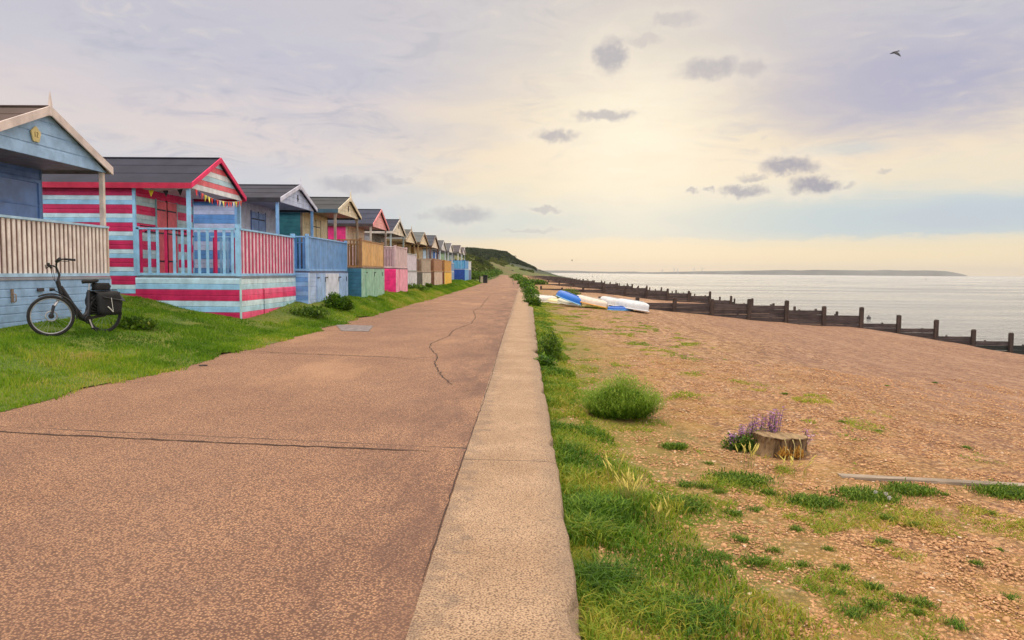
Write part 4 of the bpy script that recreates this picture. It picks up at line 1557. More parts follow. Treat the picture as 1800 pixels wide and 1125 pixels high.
    # panniers: soft sided bags hanging each side and a rack top bag
    def bagmesh(u0, u1, v0, v1, s0, s1, name):
        f = MB()
        n = 7
        vs = []
        for i in range(n):
            t = i / (n - 1)
            v = v0 + (v1 - v0) * t
            sh = 1 - .10 * abs(2 * t - 1) ** 3
            for k in range(12):
                a = 2 * math.pi * k / 12
                ca, sa = math.cos(a), math.sin(a)
                q = (abs(ca) ** .45) * (1 if ca > 0 else -1)
                r = (abs(sa) ** .45) * (1 if sa > 0 else -1)
                um, sm_ = (u0 + u1) / 2, (s0 + s1) / 2
                jit = .008 * math.sin(k * 2.3 + i * 1.7)
                vs.append(L(um + q * (u1 - u0) / 2 * sh + jit, v, sm_ + r * (s1 - s0) / 2 * sh + jit))
        fs = [(i * 12 + k, i * 12 + (k + 1) % 12, (i + 1) * 12 + (k + 1) % 12, (i + 1) * 12 + k) for i in range(n - 1) for k in range(12)]
        f.add(vs, fs + [tuple(range(11, -1, -1)), tuple(range((n - 1) * 12, n * 12))], 0, True)
        return f.build(name, bag, root)
    for s in (1, -1):
        pn = bagmesh(.80, WB + .24, .34, .76, s * .07, s * .22, 'pannier')
        f = MB()
        f.add([L(.80, .78, s * .05), L(WB + .26, .78, s * .05), L(WB + .27, .58, s * .235), L(.86, .66, s * .235), L(.80, .785, s * .05), L(WB + .26, .785, s * .05), L(WB + .27, .59, s * .245), L(.86, .67, s * .245)],
              [(0, 1, 2, 3), (4, 5, 6, 7), (0, 3, 7, 4), (1, 5, 6, 2), (2, 6, 7, 3)])
        f.build('flap', plain((40, 40, 44), .6, 0, .1, 12, .3), pn)
    bagmesh(.84, WB + .12, .79, .93, -.09, .09, 'rack_bag')
    f = MB()
    f.tube([L(.93, .50, .231), L(1.03, .40, .236)], .010, 6)
    f.tube([L(1.0, .66, .245), L(1.03, .42, .238)], .005, 6)
    f.build('reflector', plain((220, 220, 214), .3), root)


bicycle()


# ------------------------------------------------------------------ boats
def boat(px, py, z, length, beam, depth, yaw, roll, hullc, rimc, label, Y=None, tipz=0.0, bluff=.35, stripe=None):
    g_ = gp(px, py, z)
    zz = float(z_beach(np.array([g_.x]), np.array([g_.y]))[0])
    loc = Vector((g_.x, g_.y, zz))
    root = empty('dinghy', loc, label, 'boat', 'small boats lying on the shingle')
    N, K = 16, 14
    vs = []
    secs = []
    for i in range(N):
        t = i / (N - 1)
        # plan: transom at t=0, bow at t=1
        w = beam / 2 * ((bluff * 1.6 + .55) if t < .0 else min(1, (.74 + .9 * t) if t < .29 else 1) * (1 - max(0, (t - .42) / .58) ** 2.3))
        w = max(w, .012)
        dp_ = depth * (1 - .25 * max(0, (t - .7) / .3) ** 2)
        row = []
        for k in range(K):
            a = math.pi * k / (K - 1)
            yy = -math.cos(a)
            sgn = 1 if yy > 0 else -1
            yy = sgn * abs(yy) ** .75 * w
            h = abs(math.sin(a)) ** .62 * dp_
            row.append(Vector(((t - .5) * length, yy, h + .02)))
        secs.append(row)
    E = Euler((roll, tipz, yaw)).to_matrix()

    def W(v):
        q = E @ v
        return q + loc + Vector((0, 0, abs(math.sin(roll)) * beam * .42 + abs(math.sin(tipz)) * length * .46))
    f = MB()
    f.add([W(v) for r in secs for v in r], [(i * K + k, (i + 1) * K + k, (i + 1) * K + k + 1, i * K + k + 1) for i in range(N - 1) for k in range(K - 1)], 0, True)
    # inner skin so the shell has thickness
    f.add([W(Vector((v.x * .98, v.y * .95, max(.0, v.z - .03)))) for r in secs for v in r], [(i * K + k, i * K + k + 1, (i + 1) * K + k + 1, (i + 1) * K + k) for i in range(N - 1) for k in range(K - 1)], 1, True)
    f.add([W(v) for v in secs[0]], [tuple(range(K))], 2)
    f.build('hull', [plain(hullc, .35, 0, .06, 5, .05), plain((150, 140, 126), .6), plain(stripe or hullc, .4, 0, .06, 5, .05)], root)
    f = MB()
    for k in (0, K - 1):
        f.tube([W(secs[i][k] + Vector((0, 0, 0))) for i in range(N)], .032, 6)
    f.tube([W(secs[0][0]), W(secs[0][K - 1])], .03, 6)
    f.build('gunwale', plain(rimc, .45, 0, .06), root)
    f = MB()
    f.bar(W(Vector((-.42 * length, 0, depth + .02))), W(Vector((.28 * length, 0, depth + .03))), .04, .05)
    f.build('keel', plain(tuple(int(c * .93) for c in hullc), .5), root)
    return root


boat(958, 535.5, -.38, 1.9, .8, .34, R(-40), R(8), (222, 214, 204), (232, 224, 196), 'off white upturned dinghy lying leftmost of the boats, beside the grassy kerb', tipz=R(2))
boat(984, 537.5, -.40, 1.8, .62, .20, R(-46), R(8), (238, 222, 170), (236, 232, 222), 'small cream dinghy with yellowish hull, second boat from the kerb', tipz=R(3))
boat(1002, 540.5, -.42, 2.0, .55, .18, R(-58), R(10), (214, 212, 190), (226, 228, 216), 'narrow pale dinghy third from the kerb, beside the blue boat', tipz=R(5))
boat(1003, 543.5, -.44, 2.3, 1.05, .38, R(-66), R(-16), (8, 104, 200), (150, 200, 226), 'bright blue upturned boat with light blue rim leaning on its side', tipz=R(9), stripe=(20, 96, 180))
boat(1042, 547.5, -.5, 2.5, 1.1, .34, R(-60), R(-8), (214, 200, 184), (226, 160, 60), 'large cream upturned boat with tan transom right of the blue boat', tipz=R(6), stripe=(214, 146, 56))
boat(1053, 540.5, -.5, 1.9, .9, .34, R(-60), R(6), (186, 176, 162), (214, 204, 190), 'greyish upturned dinghy lying behind the cream boat with tan transom', tipz=R(4))
boat(1080, 546.5, -.56, 2.0, 1.0, .40, R(-60), R(-6), (208, 208, 208), (228, 228, 228), 'white upturned dinghy between the cream boat and the rightmost white one', tipz=R(5))
boat(1091, 552.0, -.56, 1.3, .6, .16, R(-18), R(4), (14, 92, 184), (96, 164, 216), 'low royal blue little boat in front of the white dinghies')
boat(1115, 553.5, -.6, 2.3, 1.15, .42, R(-60), R(-6), (206, 210, 214), (228, 232, 236), 'big white upturned boat at the right end of the line of boats', tipz=R(4), stripe=(196, 216, 230))


# ------------------------------------------------------------------ groynes
def groyne(Y, x0, x1, ph, label, det, left_low=0.0):
    TX = [-2, 0, 4, 7, 11, 14, 16.3, 18.5, 20.8, 23.2, 25.5, 27.8, 30.2, 34, 40]
    TT = [.05, .05, .06, .06, .04, .08, -.08, -.32, -.40, -.90, -1.18, -1.70, -1.95, -2.4, -3.2]
    PX = [0, 8, 10.4, 12.7, 15, 17.4, 19.6, 22, 24.3, 26.6, 29, 31.5, 34, 40]
    PZ = [-.2, -.22, -.24, -.28, -.32, -.61, -.88, -1.39, -1.68, -2.14, -2.43, -2.7, -3.1, -3.8]
    top = lambda x: float(np.interp(x, TX, TT))
    root = empty('groyne', (x0, Y, top(x0) - .5), label, 'groyne', 'timber groynes running down the beach')
    det_ = det
    tim = wood((82, 70, 68), (48, 40, 40), .85, 'X')
    timw = wood((96, 84, 82), (54, 46, 46), .9, 'X')
    pst = wood((84, 68, 60), (44, 35, 32), .85, 'Z')
    wet = wood((36, 38, 32), (18, 20, 18), .6, 'X')
    st = 2.3
    x = x0
    posts = []
    k = 0
    while x < x1:
        posts.append(x)
        x += st
    for i, xp in enumerate(posts):
        zg = float(z_beach(np.array([xp]), np.array([Y]))[0])
        zt = top(xp)
        if det_ > 0:
            jz = random.uniform(-.05, .05)
            if i < 2 and x0 < 6:
                jz = random.choice([-.12, .05])
            w = .11
            m = MB()
            zb = min(zg, SEA_Z if xp > 28 else zg) - .6
            ln = random.uniform(-.02, .02)
            cx = xp
            cy = Y - .12
            pts = [(cx, cy, zb), (cx, cy, zt - .04 + jz), (cx + ln, cy, zt + jz + .0)]
            vs = []
            for (a, b, c_), ww in zip(pts, (w, w, w * .86)):
                for sx, sy in ((-1, -1), (1, -1), (1, 1), (-1, 1)):
                    vs.append((a + sx * ww, b + sy * ww * .9, c_ + random.uniform(-.01, .01)))
            vs2 = [(cx + sx * w * .55, cy + sy * w * .5, zt + jz + .035) for sx, sy in ((-1, -1), (1, -1), (1, 1), (-1, 1))]
            m.add(vs + vs2, [(0, 1, 5, 4), (1, 2, 6, 5), (2, 3, 7, 6), (3, 0, 4, 7), (4, 5, 9, 8), (5, 6, 10, 9), (6, 7, 11, 10), (7, 4, 8, 11),
                             (8, 9, 13, 12), (9, 10, 14, 13), (10, 11, 15, 14), (11, 8, 12, 15), (12, 13, 14, 15)])
            m.build('post', pst, root)
        # planks from this post to the next
        nx = xp + st
        m = MB()
        t0 = float(np.interp((xp + nx) / 2, PX, PZ))
        if xp < 6:
            t0 = max(-.20, zg + .12)
        z = t0
        zlow = min(float(z_beach(np.array([nx]), np.array([Y]))[0]), zg) - .4
        r = 0
        while z > zlow:
            hh = random.uniform(.25, .31)
            sl = random.uniform(-.012, .012)
            yj = random.uniform(-.008, .008)
            m.bar((xp + .004, Y + yj, z - hh / 2 + .004), (nx - .004, Y + yj, z - hh / 2 + sl), .075, hh - .012, 1 if (z < SEA_Z + 1.25) else (0 if r % 2 else 2))
            z -= hh
            r += 1
            if r > 14:
                break
        m.build('planking', [tim, wet, timw], root)
        # smaller back posts
        if det_ > 1 and random.random() < .8 and xp > 11:
            m = MB()
            xx = xp + random.uniform(.7, 1.7)
            m.tube([(xx, Y + .12, zlow), (xx, Y + .12, t0 + random.uniform(.02, .09))], [.07, .06], 7)
            m.build('stake', pst, root)


groyne(46, 4.75, 34, 0, 'nearest timber groyne, its stepped posts running right into the sea', 2)
groyne(81, 1.9, 36, 0, 'second timber groyne from the camera, behind the boats', 2)
groyne(117, 1.0, 36, 0, 'third timber groyne along the beach, behind the second', 1)
groyne(152, .5, 36, 0, 'fourth timber groyne along the beach, seen beyond the third', 1)
for Y in (190, 232, 280, 335, 395):
    groyne(Y, 1.5, 34, 0, 'distant dark timber groyne among those lined up towards the headland', 1 if Y < 300 else 0)


# ------------------------------------------------------------------ vegetation
def blades(P, H, W, lean, tint, seg=1):
    """P (N,3) roots -> verts, tris, attr"""
    N = len(P)
    a = rng.random(N) * 2 * np.pi
    wx, wy = np.cos(a), np.sin(a)
    b = rng.random(N) * 2 * np.pi
    lx, ly = np.cos(b) * lean * H, np.sin(b) * lean * H
    off = np.stack([wx * W / 2, wy * W / 2, 0 * W], -1)
    if seg == 1:
        v = np.stack([P - off, P + off, P + np.stack([lx, ly, H], -1)], 1).reshape(-1, 3)
        i = np.arange(N)[:, None] * 3
        f = np.concatenate([i, i + 1, i + 2], 1)
        return v, f, np.repeat(tint, 3)
    M_ = P + np.stack([lx * .3, ly * .3, H * .58], -1)
    v = np.stack([P - off, P + off, M_ - off * .8, M_ + off * .8, P + np.stack([lx, ly, H * (1 - lean * .3)], -1)], 1).reshape(-1, 3)
    i = np.arange(N)[:, None] * 5
    f = np.concatenate([np.concatenate([i, i + 1, i + 3], 1), np.concatenate([i, i + 3, i + 2], 1), np.concatenate([i + 2, i + 3, i + 4], 1)], 0)
    return v, f, np.repeat(tint, 5)


GRASS_L = leafmat('verge_grass', [(0, (58, 94, 16)), (.35, (96, 138, 24)), (.65, (130, 160, 34)), (.88, (168, 172, 58)), (1, (188, 172, 98))])
GRASS_R = leafmat('wild_grass', [(0, (62, 100, 20)), (.25, (102, 140, 34)), (.55, (150, 160, 48)), (.8, (186, 170, 72)), (1, (204, 178, 106))])
DARKL = leafmat('weed_leaf', [(0, (50, 80, 16)), (.5, (88, 120, 28)), (.85, (126, 148, 44)), (1, (150, 156, 62))])


def in_huts(x, y):
    r = np.zeros(len(x), bool)
    for h in huts:
        r |= (x < h['xf'] + .02) & (y > h['fy'][0] - .02) & (y < h['fy'][1] + .02)
    return r


def verge_grass():
    N = 330000
    y = np.exp(rng.uniform(np.log(7.2), np.log(108), N))
    d = rng.random(N) ** 1.15 * np.interp(y, [7, 12, 20, 30, 108], [4.2, 5.0, 5.2, 3.2, 4.0]) - .40
    x = xl(y) - d
    edge = edge_w(y) + .16 * rng.random(N) ** 2.5 * vnoise(y * 2.7, y * 0 + 31)
    keep = (d > -edge - .02) & ~in_huts(x, y)
    # worn soil at the foot of the striped hut
    worn = (np.abs(x + 7.2) < .45 + .2 * vnoise(x * 3, y * 3)) & (y > 19.8) & (y < 25.5)
    worn2 = (fbm(x * 1.1 + 40, y * .7) > .56) & (d < 2.2)
    keep &= ~(worn & (rng.random(N) < .85))
    keep &= ~(worn2 & (rng.random(N) < .5))
    x, y, d = x[keep], y[keep], d[keep]
    z = z_left(x, y) - .006
    cl = fbm(x * 1.4, y * 1.4)
    big = fbm(x * .35 + 9, y * .2 + 4)
    H = (.028 + .05 * cl * rng.random(len(x))) * (1 + .2 * np.minimum(y / 30, 2.0))
    H *= np.where(fbm(x * 2.6 + 30, y * 2.6) > .66, 1.8, 1)
    W = .006 + .0009 * y * rng.uniform(.7, 1.2, len(x))
    tint = np.clip(-.08 + .95 * big + .75 * (cl - .5) + rng.normal(0, .15, len(x)) + np.where(d < .6, .16, 0) + .35 * np.clip(fbm(x * .6 + 70, y * .5) - .55, 0, 1) * 3, 0, 1)
    v, f, t = blades(np.stack([x, y, z], -1), H, W, .6 * rng.random(len(x)) + .1, tint)
    tag(np_mesh('grass', v, f, GRASS_L, t), 'bright green mown grass on the bank between huts and promenade', 'grass', kind='stuff')


verge_grass()


def kerb_out(y):
    return np.interp(y, [-8, 14, 31, 34.5, 35.2, 42, 60, 72, 83], [.30, .30, .42, .46, .2, .34, .46, .2, -.35])


def right_grass():
    V, Fs, Ts = [], [], []
    base = 0

    def add(r):
        nonlocal base
        v, f, t = r
        V.append(v)
        Fs.append(f + base)
        Ts.append(t)
        base += len(v)
    # lush fringe along the wall
    N = 64000
    y = np.exp(rng.uniform(np.log(2.3), np.log(82), N))
    wd = np.interp(y, [2.3, 4, 7, 12, 20, 40, 82], [1.15, 1.0, .6, .40, .5, .6, .9]) * (.5 + 1.0 * fbm(y * .9, y * 0 + 7))
    q = rng.random(N)
    x = kerb_out(y) + .015 + q ** 1.3 * wd * 1.25
    cl = fbm(x * 2.2, y * 1.6)
    keep = rng.random(N) < np.clip((cl - .28) * 4, .15, 1)
    x, y, cl, q = x[keep], y[keep], cl[keep], q[keep]
    H = (.04 + .25 * np.clip(cl - .36, 0, 1)) * rng.uniform(.4, 1.5, len(x)) * (1 - .3 * q)
    W = .0045 + .0009 * y
    tint = np.clip(.1 + 1.1 * (fbm(x * 1.6 + 50, y * 1.3) - .25) + rng.normal(0, .16, len(x)), 0, 1)
    add(blades(np.stack([x, y, z_beach(x, y) - .01], -1), H, W, .35 + .75 * rng.random(len(x)), tint, 2))
    # short patchy turf spreading over the shingle
    N = 380000
    y = np.exp(rng.uniform(np.log(2.3), np.log(60), N))
    x = .3 + rng.random(N) ** 1.3 * np.interp(y, [2.3, 4, 8, 14, 25, 60], [3.2, 3.8, 5.0, 5.0, 5.0, 5.5])
    wd = np.interp(y, [2.3, 3.5, 5, 7, 10, 14, 22, 35, 60], [2.3, 2.7, 3.1, 3.0, 1.9, 1.3, 1.6, 2.8, 3.8])
    m = fbm(x * 1.5 + 80, y * 1.2 + 13, 5) + .16 * (fbm(x * 6, y * 6) - .5) * 2
    thr = .38 + .25 * np.clip((x - .3) / wd, 0, 1.12)
    keep = m > thr
    x, y, m = x[keep], y[keep], m[keep]
    H = (.010 + .024 * rng.random(len(x))) * np.where(fbm(x * 3 + 11, y * 3) > .6, 1.7, 1)
    W = .004 + .0011 * y
    tint = np.clip(.50 + .9 * (fbm(x * .8 + 5, y * .8) - .5) + rng.normal(0, .14, len(x)), 0, 1)
    add(blades(np.stack([x, y, z_beach(x, y) - .004], -1), H, W, .8 + .9 * rng.random(len(x)), tint))
    v, f, t = np.concatenate(V), np.concatenate(Fs), np.concatenate(Ts)
    tag(np_mesh('wild_grass', v, f, GRASS_R, t), 'rough green and straw grass growing over the shingle beside the sea wall', 'grass', kind='stuff')


right_grass()


def pebbles():
    """loose stones scattered over the near shingle"""
    ph = (1 + 5 ** .5) / 2
    ico = np.array([(-1, ph, 0), (1, ph, 0), (-1, -ph, 0), (1, -ph, 0), (0, -1, ph), (0, 1, ph), (0, -1, -ph), (0, 1, -ph), (ph, 0, -1), (ph, 0, 1), (-ph, 0, -1), (-ph, 0, 1)], float)
    ico /= np.linalg.norm(ico[0])
    fi = np.array([(0, 11, 5), (0, 5, 1), (0, 1, 7), (0, 7, 10), (0, 10, 11), (1, 5, 9), (5, 11, 4), (11, 10, 2), (10, 7, 6), (7, 1, 8), (3, 9, 4), (3, 4, 2), (3, 2, 6), (3, 6, 8), (3, 8, 9), (4, 9, 5), (2, 4, 11), (6, 2, 10), (8, 6, 7), (9, 8, 1)])
    N = 62000
    y = np.exp(rng.uniform(np.log(2.6), np.log(17), N))
    x = rng.uniform(.5, 1, N) * 0 + .5 + rng.random(N) * (y * .78 + .3)
    s = .0038 + .008 * rng.random(N) ** 2.6 + .00055 * y
    s *= np.where(rng.random(N) < .02, 1.9, 1)
    th = rng.random(N) * 2 * np.pi
    sx, sy, sz = s * rng.uniform(.9, 1.7, N), s * rng.uniform(.6, 1.0, N), s * rng.uniform(.35, .7, N)
    loc = ico[None] * (1 + rng.normal(0, .12, (N, 12, 1)))
    X = loc[..., 0] * sx[:, None]
    Yv = loc[..., 1] * sy[:, None]
    Z = loc[..., 2] * sz[:, None]
    c, sn = np.cos(th)[:, None], np.sin(th)[:, None]
    v = np.stack([x[:, None] + X * c - Yv * sn, y[:, None] + X * sn + Yv * c, (z_beach(x, y) + sz * .2)[:, None] + Z], -1).reshape(-1, 3)
    f = (fi[None] + (np.arange(N) * 12)[:, None, None]).reshape(-1, 3)
    m, T, p = new_mat('flint_pebble')
    a = T.node('ShaderNodeAttribute', attribute_name='tint')
    col = T.ramp(a.outputs['Fac'], [(0, s2l((122, 86, 62))), (.25, s2l((170, 124, 86))), (.55, s2l((190, 144, 98))), (.85, s2l((204, 160, 114))), (.99, s2l((214, 178, 138))), (1, s2l((224, 200, 172)))])
    T.put(p.inputs['Base Color'], col)
    p.inputs['Roughness'].default_value = .7
    t = np.repeat(np.clip(rng.normal(.5, .22, N), 0, 1), 12)
    tag(np_mesh('pebbles', v, f, m, t, smooth=True), 'loose brown and cream pebbles strewn over the near shingle', 'pebbles', kind='stuff')


pebbles()


def leaf_cloud(c, rad, n, ls, mat, name, parent=None, up=.6, flat=1.0, shape=None):
    """leaf-sized quads spread through an uneven volume standing on the ground at c"""
    u = rng.normal(size=(n, 3))
    u /= np.linalg.norm(u, axis=1)[:, None]
    r = rng.random(n) ** .45
    lump = 1 + .35 * (fbm(np.arctan2(u[:, 1], u[:, 0]) * 1.6 + 7 + c[0], u[:, 2] * 2.2 + c[1]) - .5) * 2
    p = u * (r * lump)[:, None]
    keep = p[:, 2] > -.35
    p = p[keep]
    n = len(p)
    P = np.array(c)[None] + p * np.array(rad)[None] + np.array([0, 0, rad[2] * .33])[None]
    P[:, 2] = np.maximum(P[:, 2], c[2] + .01)
    a = rng.random(n) * 2 * np.pi
    el = rng.uniform(.1, 1.35, n) * up + rng.uniform(-.3, .3, n)
    dirv = np.stack([np.cos(a) * np.cos(el), np.sin(a) * np.cos(el), np.sin(el)], -1)
    sd = np.stack([-np.sin(a), np.cos(a), 0 * a], -1)
    L_ = ls * rng.uniform(.6, 1.4, n)[:, None]
    w = L_ * .28 * flat
    v = np.stack([P, P + dirv * L_ * .5 + sd * w, P + dirv * L_, P + dirv * L_ * .5 - sd * w], 1).reshape(-1, 3)
    i = np.arange(n)[:, None] * 4
    f = np.concatenate([i, i + 1, i + 2, i + 3], 1)
    clump = fbm(P[:, 0] * 3 / max(rad[0], .2), P[:, 2] * 3 / max(rad[2], .2))
    t = np.repeat(np.clip(.35 + .9 * (clump - .5) + rng.normal(0, .18, n), 0, 1), 4)
    org = np.array(root_loc(parent)) if parent is not None else np.array(c)
    o = np_mesh(name, v - org, f, mat, t, parent=parent)
    if parent is None:
        o.location = tuple(org)
    return o


def shrub(name, px, py, z, rad, n, ls, label, cat='shrub', mat=None, group=None, left=False, up=.6, pos=None, stems=6):
    q = pos if pos is not None else gp(px, py, z)
    zz = float((z_left if left else z_beach)(np.array([q.x]), np.array([q.y]))[0])
    c = (q.x, q.y, zz)
    root = empty(name, c, label, cat, group)
    leaf_cloud(c, rad, n, ls, mat or DARKL, 'foliage', root, up)
    m = MB()
    for k in range(stems):
        a = random.random() * 6.28
        e = random.uniform(.3, .8)
        m.tube([(c[0], c[1], c[2] - .02), (c[0] + math.cos(a) * rad[0] * e * .5, c[1] + math.sin(a) * rad[1] * e * .5, c[2] + rad[2] * .6),
                (c[0] + math.cos(a) * rad[0] * e, c[1] + math.sin(a) * rad[1] * e, c[2] + rad[2] * 1.05)], [.012 * rad[2] * 2, .008 * rad[2] * 2, .003], 5)
    m.build('stem', plain((92, 82, 50), .8), root)
    return root


BUSH = leafmat('bush_leaf', [(0, (44, 76, 14)), (.4, (80, 120, 24)), (.75, (118, 150, 38)), (1, (156, 174, 66))])
nb = shrub('bush', 1092, 732, -.26, (.36, .32, .27), 8000, .04, 'large bright green bushy plant on the shingle, nearest bush to the camera', 'bush', BUSH, up=1.25, stems=26)
BUSHROOT = nb
shrub('bush', 967, 632, -.2, (.26, .5, .42), 2600, .055, 'straggling green bush leaning on the sea wall, a dark gap in its middle', 'bush', DARKL, up=1.0)
shrub('bush', 957, 650, -.2, (.22, .35, .20), 1800, .06, 'low leafy green weed below the straggling bush by the sea wall', 'weed', BUSH, up=.6)
shrub('bush', 1000, 526, -.3, (.95, .9, .62), 3400, .10, 'rounded dark bush standing behind the pale dinghies', 'bush', DARKL, up=.8)
shrub('bush', 941, 500, -.25, (2.1, 1.8, .55), 2600, .22, 'low rounded dark bush on the shingle beyond the boats', 'bush', DARKL, up=.8)
for k, (px, py, r, hh, lb) in enumerate([(936, 536, .5, .5, 'shrub where the sea wall narrows, nearest of the wall shrubs'), (933, 526, .5, .6, 'round shrub overhanging the narrow part of the sea wall'),
                                         (931, 517, .7, .62, 'dark green shrub halfway along the wall shrubs'), (926, 508, .8, .6, 'shrub on the corner where the sea wall ends'),
                                         (921, 501, 1.0, .7, 'green shrub just past the end of the sea wall'), (915, 494.5, 1.5, .8, 'wide shrub beside the bend of the far promenade'),
                                         (908, 490, 2.0, .9, 'farthest shrub on the seaward side of the promenade')]):
    q = gp(px, py, -.15)
    shrub('shrub', px, py, -.15, (r, r * 2.2, hh), 2400, .07 + .0012 * q.y, lb, 'shrub', BUSH if k % 2 else DARKL, 'shrubs along the sea wall', up=.7)
def sprigs(root, c, r, n, hh, mat):
    a = rng.random(n) * 2 * np.pi
    q = rng.random(n) ** .6
    P = np.stack([c[0] + np.cos(a) * q * r * .75, c[1] + np.sin(a) * q * r * .7, np.full(n, c[2])], -1)
    H = hh * (1.0 - .5 * q ** 2) * rng.uniform(.6, 1.1, n) * (.62 + .75 * fbm(a * 1.3 + 3, q * 2 + 1)) * np.where(rng.random(n) < .03, 1.25, 1)
    dx = np.stack([np.cos(a) * q * r * .45, np.sin(a) * q * r * .45, H], -1) + rng.normal(0, .03, (n, 3))
    V, Fs, Ts = [], [], []
    K = 9
    for k in range(K):
        t_ = .25 + .8 * k / K
        p = P + dx * t_
        b = rng.random(n) * 2 * np.pi
        L_ = .035 * rng.uniform(.6, 1.4, n)
        d = np.stack([np.cos(b) * L_, np.sin(b) * L_, L_ * rng.uniform(.2, 1.2, n)], -1)
        sd = np.stack([-np.sin(b) * .004, np.cos(b) * .004, 0 * b], -1)
        v = np.stack([p, p + d * .5 + sd, p + d, p + d * .5 - sd], 1).reshape(-1, 3)
        Fs.append(np.arange(n * 4).reshape(n, 4) + k * n * 4)
        V.append(v)
        Ts.append(np.repeat(np.clip(.35 + .5 * t_ + rng.normal(0, .15, n), 0, 1), 4))
    np_mesh('sprigs', np.concatenate(V) - np.array(root_loc(root)), np.concatenate(Fs), mat, np.concatenate(Ts), parent=root)


# plants at the foot of the huts
for (px, py, r, hh, lb) in [(588, 531, .36, .40, 'round leafy bush in front of the blue hut doors'), (607, 530, .24, .33, 'smaller leafy plant right beside the round bush at the blue hut'),
                            (545, 537, .62, .2, 'scrubby weeds at the near corner of the blue hut'), (730, 507, .9, .3, 'tangled weeds in front of the pale lilac hut'),
                            (749, 503, .5, .22, 'weed clump at the foot of the grey cream storage doors'), (236, 548, .42, .16, 'tall grass tuft behind the bicycle at the striped hut')]:
    z = .55 if px > 300 else .75
    q = gp(px, py, z)
    shrub('weed_bush', px, py, z, (r, r, hh), 1500, .07 + .001 * q.y, lb, 'bush', DARKL if px != 588 else BUSH, None, True, up=.9, pos=q)


sprigs(BUSHROOT, tuple(root_loc(BUSHROOT)), .48, 2600, .50, BUSH)


# small weed tufts scattered over the shingle
def tuft_mesh(n, r, hh, ls, mat, seed):
    P = rng.normal(0, r * .5, (n, 3))
    P[:, 2] = 0
    b = rng.random(n) * 2 * np.pi
    L_ = hh * rng.uniform(.5, 1.3, n)
    out = np.stack([np.cos(b), np.sin(b), 0 * b], -1)
    tip = P + out * (L_ * rng.uniform(.3, 1.1, n))[:, None] + np.array([0, 0, 1]) * (L_ * .8)[:, None]
    mid = P + (tip - P) * .5 + np.array([0, 0, 1]) * (L_ * .22)[:, None]
    sd = np.stack([-np.sin(b), np.cos(b), 0 * b], -1) * ls / 2
    v = np.stack([P, mid - sd, tip, mid + sd], 1).reshape(-1, 3)
    i = np.arange(n)[:, None] * 4
    return v, np.concatenate([i, i + 1, i + 2, i + 3], 1), np.repeat(np.clip(rng.normal(.5, .25, n), 0, 1), 4)


v, f, t = tuft_mesh(230, .085, .05, .008, DARKL, 1)
tuft0 = np_mesh('weed_tuft', v, f, DARKL, t)
COL.objects.unlink(tuft0)
spots = [(1560, 915, .8), (1605, 925, .6), (1715, 1000, .5), (1778, 1060, .5), (1535, 1045, .7), (1580, 1065, .6), (1620, 1075, .7), (1680, 1110, .7), (1610, 1090, .5),
         (1530, 1080, .8), (1550, 960, .6), (1500, 860, .5), (1440, 905, .5), (1480, 1010, .6), (1500, 1095, .8), (1470, 1055, .6), (1410, 1010, .6), (1350, 872, .8), (1330, 905, .7),
         (1290, 915, .8), (1235, 868, .8), (1262, 875, .6), (1400, 940, .6), (1245, 820, .6), (1180, 795, .7), (1205, 868, .9), (1300, 965, .7), (1360, 985, .6), (1645, 640, .6),
         (1560, 660, .5), (1380, 690, .6), (1480, 735, .6), (1545, 745, .5), (1700, 770, .6), (1660, 862, .5), (1740, 890, .5), (1330, 1010, .8), (1270, 1000, .7), (1455, 975, .5), (1755, 960, .4)]
for k, (px, py, s) in enumerate(spots):
    q = gp(px, py, -.33)
    zz = float(z_beach(np.array([q.x]), np.array([q.y]))[0])
    o = tuft0.copy()
    COL.objects.link(o)
    o.location = (q.x, q.y, zz - .003)
    o.rotation_euler = (0, 0, k * 1.7)
    o.scale = (s * 1.1, s * 1.1, s)
    tag(o, 'small green weed tuft growing in the bare shingle', 'weed', 'small weed tufts in the shingle')

# larger dark mats of weed
mats_ = [(1520, 866, .26, .18, 'dark green weed mat right of the stump, dandelion clocks standing in it'), (1430, 880, .20, .12, 'flat green weed mat in front of the stump'),
         (1775, 848, .28, .14, 'dark weed mat against the timber plank at the right'), (1295, 845, .26, .12, 'dark green weed mat left of the stump, in the grass'),
         (1190, 900, .22, .15, 'dark weed clump between grass and shingle'), (1040, 930, .22, .24, 'bright lush grass clump right beside the sea wall'),
         (1600, 850, .2, .1, 'small extension of weed beside the larger dark mat'), (1185, 790, .12, .10, 'little round-leaved weed in the short turf')]
for (px, py, r, hh, lb) in mats_:
    q = gp(px, py, -.3)
    zz = float(z_beach(np.array([q.x]), np.array([q.y]))[0])
    root = empty('weed_mat', (q.x, q.y, zz), lb, 'weeds')
    n = int(2600 * r / .3)
    v, f, t = tuft_mesh(n, r, .052 if hh < .2 else .12, .011, DARKL, 3)
    v[:, 1] *= .8
    np_mesh('foliage', v, f, BUSH if px == 1040 else DARKL, t, parent=root)


def lush(px, py, r, hh, n, label, mat):
    q = gp(px, py, -.25)
    zz = float(z_beach(np.array([q.x]), np.array([q.y]))[0])
    root = empty('grass_clump', (q.x, q.y, zz), label, 'grass clump')
    P = np.stack([rng.normal(0, r * .5, n), rng.normal(0, r * .5, n), np.full(n, -.01)], -1)
    H = hh * .72 * rng.uniform(.45, 1.25, n)
    v, f, t = blades(P, H, np.full(n, .0075), .7 + .9 * rng.random(n), np.clip(rng.normal(.35, .2, n), 0, 1), 2)
    np_mesh('leaves', v, f, mat, t, parent=root)


